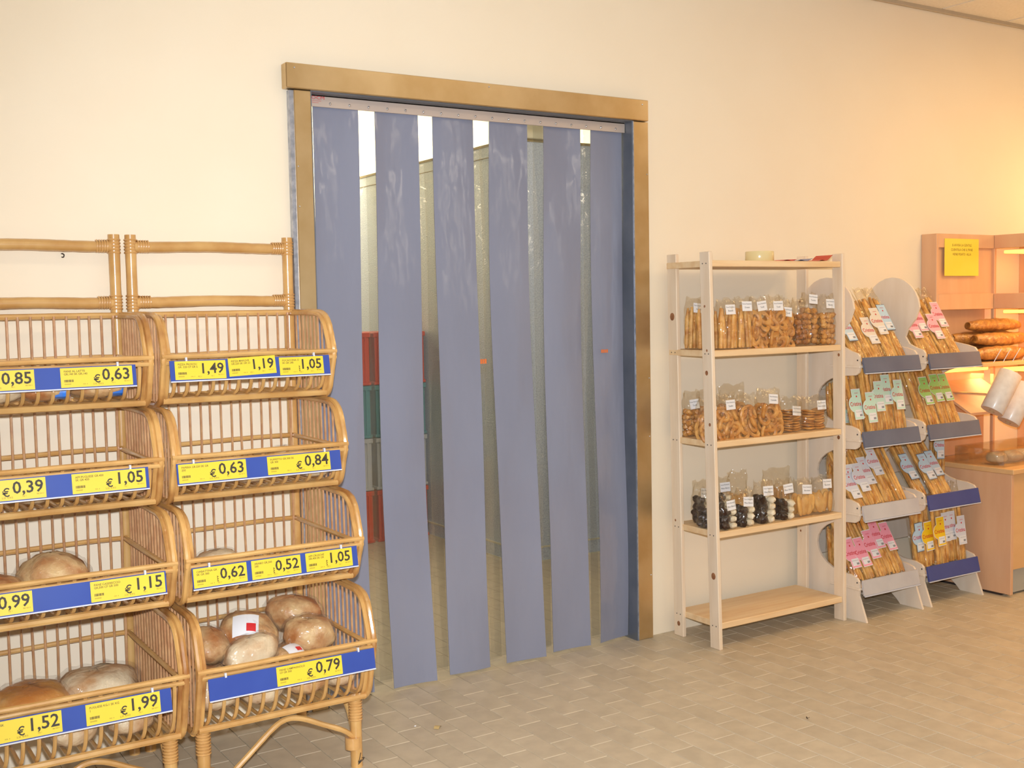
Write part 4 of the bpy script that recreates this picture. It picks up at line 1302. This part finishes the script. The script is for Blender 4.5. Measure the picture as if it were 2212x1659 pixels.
# ------------------------------------------------------------------ bakery corner
ct = empty('bakery_counter', (5.30, -0.57, 0))
tag(ct, 'beech laminate bakery counter beside the breadstick stand', 'counter')
MB().bbox(0, 0.022, 0, 0.545, 0.012, 0.645, 0.002).build('side_panel', 'beech', ct, smooth=False)
MB().box(0.022, 1.4, 0.012, 0.03, 0.14, 0.640).build('front_panel', 'beech_top', ct, smooth=False)
MB().box(0.022, 1.4, 0.03, 0.05, 0.012, 0.14).build('plinth', 'plinth', ct, smooth=False)
MB().box(0.006, 1.4, 0.06, 0.54, 0.0, 0.0115).build('foot', 'screw', ct, smooth=False)
MB().bbox(-0.004, 1.4, -0.012, 0.545, 0.645, 0.672, 0.003).build('worktop', 'beech_top', ct, smooth=False)

cb = empty('bakery_display', (5.305, 0, 0))
tag(cb, 'corner display of beech shelves with warm strip lamps above the counter', 'display')
b = MB()
b.bbox(0, 0.02, -0.10, -0.001, 0.674, 1.918, 0.002)
b.build('side_panel', 'beech', cb, smooth=False)
MB().box(0.02, 0.53, -0.030, -0.001, 0.674, 1.90).build('back_panel', 'beech', cb, smooth=False)
MB().bbox(0.02, 0.512, -0.10, -0.085, 1.842, 1.918, 0.002).build('lip', 'beech', cb, smooth=False)
MB().bbox(0.02, 0.512, -0.10, -0.085, 1.50, 1.587, 0.002).build('lip', 'beech', cb, smooth=False)
MB().box(0.02, 0.512, -0.085, -0.030, 1.585, 1.842).build('notice_board', 'beech', cb, smooth=False)
# return wing along the right, shelves facing left
MB().box(0.90, 0.92, -1.6, -0.001, 0.674, 1.918).build('wing_back', 'beech', cb, smooth=False)
for z0, z1 in ((1.842, 1.918), (1.50, 1.587)):
    MB().bbox(0.512, 0.530, -1.6, -0.085, z0, z1, 0.002).build('wing_lip', 'beech', cb, smooth=False)
    MB().box(0.530, 0.90, -1.6, -0.03, z0 + 0.02, z0 + 0.04).build('wing_shelf', 'beech', cb, smooth=False)
MB().bbox(0.512, 0.532, -0.102, -0.082, 0.674, 1.918, 0.002).build('corner_post', 'beech', cb, smooth=False)
MB().bbox(0.10, 0.90, -0.325, -0.03, 1.190, 1.212, 0.002).build('bread_shelf', 'beech_top', cb, smooth=False)
for z in (1.845, 1.503, 1.172):
    l = MB().bbox(0.60, 0.86, -1.2, -0.10, z - 0.03, z - 0.012, 0.004).build('strip_lamp', 'lamp', cb, smooth=False)
MB().bbox(0.12, 0.50, -0.080, -0.060, 1.150, 1.172, 0.004).build('strip_lamp', 'lamp', cb, smooth=False)
# sloping board under the bread shelf
b = MB()
b.prism([(-0.032, 1.10), (-0.032, 1.085), (-0.30, 0.93), (-0.30, 0.945)], 0, 0.03, 0.50)
b.build('sloping_board', 'beech', cb, smooth=False)
for k in range(6):
    MB().tube([(0.20 + k * 0.085, -0.318, 1.212), (0.228 + k * 0.085, -0.345, 1.285)], 0.0024, 6).build('wire_prong', 'rail', cb)
area('strip_lamp_light', (6.03, -0.6, 1.80), 0.2, 3.0, (1.0, 0.70, 0.36), target=(6.0, -0.6, 0.0), sizey=0.9)
area('strip_lamp_light', (5.75, -0.16, 1.13), 0.35, 1.0, (1.0, 0.62, 0.28), target=(5.7, -0.15, 0.3), sizey=0.12)
area('strip_lamp_light', (6.03, -0.5, 1.46), 0.2, 2.0, (1.0, 0.70, 0.36), target=(6.0, -0.5, 0.0), sizey=0.8)

nt_ = MB().box(0, 0.30, -0.001, 0, 0, 0.205).build('notice', 'notice', loc=(5.372, -0.1015, 1.687), smooth=False)
tag(nt_, 'yellow paper notice taped to the beech display corner', 'notice')
t = MB()
put_text(t, 'SI AVVISA LA GENTILE', 0.15, 0.163, 0.019, -0.0014, 'CENTER', 0.92)
put_text(t, 'CLIENTELA CHE IL PANE', 0.15, 0.138, 0.019, -0.0014, 'CENTER', 0.92)
put_text(t, 'VIENE PESATO  ALLA', 0.15, 0.113, 0.019, -0.0014, 'CENTER', 0.92)
t.build('notice_print', 'print2', nt_, smooth=False)

def baguette(c, L, r_, rz, ry, label, seed):
    o = empty('wrapped_baguette', c, (0, ry, rz))
    tag(o, label, 'bread', 'seeded baguettes on the lit shelf')
    rnd = random.Random(seed)
    n = 16
    pts = [(-L / 2 + L * i / n, 0.006 * math.sin(3 * i / n * 3 + seed), r_ + 0.004 * math.sin(5 * i / n + seed)) for i in range(n + 1)]
    rr = [r_ * (0.25 + 0.75 * math.sin(math.pi * min(1, max(0, (i + 0.8) / (n + 1.6)))) ** 0.45) * (1 + 0.05 * math.sin(2.3 * i)) for i in range(n + 1)]
    MB().tube(pts, rr, 12).build('crust', 'sesame', o)
    MB().tube(pts, [q * 1.12 + 0.002 * math.sin(5 * i) for i, q in enumerate(rr)], 14).build('film', 'film', o)
for k, (c, L, r_, rz, ry, lb) in enumerate((((5.70, -0.235, 1.213), 0.50, 0.040, 0.03, 0.0, 'seeded baguette lying lowest behind the wire prongs'),
                                           ((5.72, -0.130, 1.213), 0.50, 0.042, -0.03, 0.0, 'seeded baguette lying low at the back of the lit shelf'),
                                           ((5.74, -0.195, 1.292), 0.48, 0.040, 0.05, 0.0, 'seeded baguette on top of the lowest one, rounded end out'),
                                           ((5.68, -0.115, 1.297), 0.48, 0.042, -0.05, 0.0, 'seeded baguette stacked at the back in the second layer'),
                                           ((5.74, -0.150, 1.372), 0.46, 0.036, -0.02, 0.02, 'seeded baguette topping the pile under the lamp'))):
    baguette(c, L, r_, rz, ry, lb, k)

def plastic_roll(c, rot, label):
    o = empty('plastic_bag_roll', c, rot)
    tag(o, label, 'roll', 'plastic bag rolls on the display')
    prof = [(0.016, -0.115), (0.058, -0.115), (0.060, -0.112), (0.060, 0.112), (0.058, 0.115), (0.016, 0.115)]
    b = MB()
    b.surf(lambda u, v: (prof[int(round(v * 6)) % 6][0] * math.cos(6.2832 * u), prof[int(round(v * 6)) % 6][0] * math.sin(6.2832 * u), prof[int(round(v * 6)) % 6][1]), 28, 6, wrapu=True)
    b.build('wound_film', 'roll', o)
    b = MB()
    b.surf(lambda u, v: (0.0155 * math.cos(6.2832 * u), 0.0155 * math.sin(6.2832 * u), -0.117 + 0.234 * v), 18, 1, wrapu=True)
    b.build('core', 'paperbag', o)
plastic_roll((5.425, -0.42, 1.060), (0.15, 0.52, 0), 'white plastic bag roll tilted in front of the sloping board')
plastic_roll((5.615, -0.39, 0.985), (0.15, 0.52, 0), 'second white plastic bag roll behind the tilted one')
tag(MB().tube([(0, 0, 0), (0.0, -0.30, 0.0), (0.0, -0.345, 0.012)], 0.007, 8).build('roll_holder', 'bolt', loc=(5.425, -0.062, 1.042)), 'metal arm holding the tilted white bag roll', 'holder')
tag(MB().tube([(0, 0, 0), (0.0, -0.28, 0.0), (0.0, -0.325, 0.012)], 0.007, 8).build('roll_holder', 'bolt', loc=(5.615, -0.062, 0.967)), 'metal arm holding the second white bag roll', 'holder')

# acrylic case with rolls on the counter
ac = empty('acrylic_case', (5.34, -0.50, 0.6725))
tag(ac, 'clear acrylic bread case standing on the beech worktop', 'case')
for nm, bx in (('front_pane', (0, 0.7, 0, 0.004, 0, 0.085)), ('side_pane', (0, 0.004, 0.004, 0.30, 0, 0.085)), ('back_pane', (0, 0.7, 0.296, 0.30, 0, 0.085)), ('lid', (0, 0.7, 0, 0.30, 0.085, 0.089))):
    MB().box(*bx).build(nm, 'acrylic', ac, smooth=False)
for k, (x, y, lb) in enumerate(((5.42, -0.40, 'first pale wrapped roll inside the acrylic case'), (5.53, -0.41, 'second pale wrapped roll inside the acrylic case'), (5.64, -0.40, 'third pale wrapped roll inside the acrylic case'))):
    loaf((x, y, 0.674 + 0.033), (0.11, 0.12, 0.066), 0.3 * k, 'flour', lb, 700 + k, group='rolls in the acrylic case')
# bread and a grey box on the wing shelves
tag(MB().bbox(0, 0.30, 0, 0.35, 0, 0.045, 0.004).build('grey_tray', 'crate_grey', loc=(5.86, -0.50, 1.541), smooth=False), 'grey tray on the lit wing shelf under a white loaf', 'tray')
loaf((5.98, -0.33, 1.588 + 0.04), (0.16, 0.20, 0.075), 0, 'flour', 'white loaf on the grey tray of the lit wing shelf', 720, wrap=False, group='breads on the lit wing shelf', name='bread_loaf')
loaf((5.99, -0.42, 1.664 + 0.045), (0.18, 0.18, 0.09), 0.3, 'crust', 'rounded brown loaf on top of the white one, wing shelf', 721, wrap=False, group='breads on the lit wing shelf', name='bread_loaf')

# warm pendant spot over the bakery corner, out of the picture on the right
pl = bpy.data.lights.new('bakery_spot_light', 'POINT')
pl.energy = 5
pl.color = (1.0, 0.66, 0.26)
pl.shadow_soft_size = 0.08
po_ = bpy.data.objects.new('bakery_spot_light', pl)
COL.objects.link(po_)
po_.location = (6.5, -0.45, 2.15)

# ------------------------------------------------------------------ litter on the floor
def scrap(x, y, w, m, label, seed):
    b = MB()
    b.surf(lambda u, v: ((u - 0.5) * w, (v - 0.5) * w * 0.6, 0.002 + 0.006 * math.sin(3 * u + seed) ** 2), 5, 4)
    b.surf(lambda u, v: ((0.5 - u) * w, (v - 0.5) * w * 0.6, 0.001 + 0.006 * math.sin(3 * (1 - u) + seed) ** 2), 5, 4)
    tag(b.build('paper_scrap', m, loc=(x, y, 0), rot=(0, 0, 0.5 + seed)), label, 'scrap')
scrap(1.962, -0.456, 0.034, 'scrap', 'torn tan scrap lying on the floor before the curtain', 0.2)
scrap(1.896, -0.403, 0.008, 'white', 'tiny white crumb on the floor before the curtain', 0.9)
scrap(3.140, -1.181, 0.012, 'screw', 'tiny dark crumb on the open tile floor', 1.4)
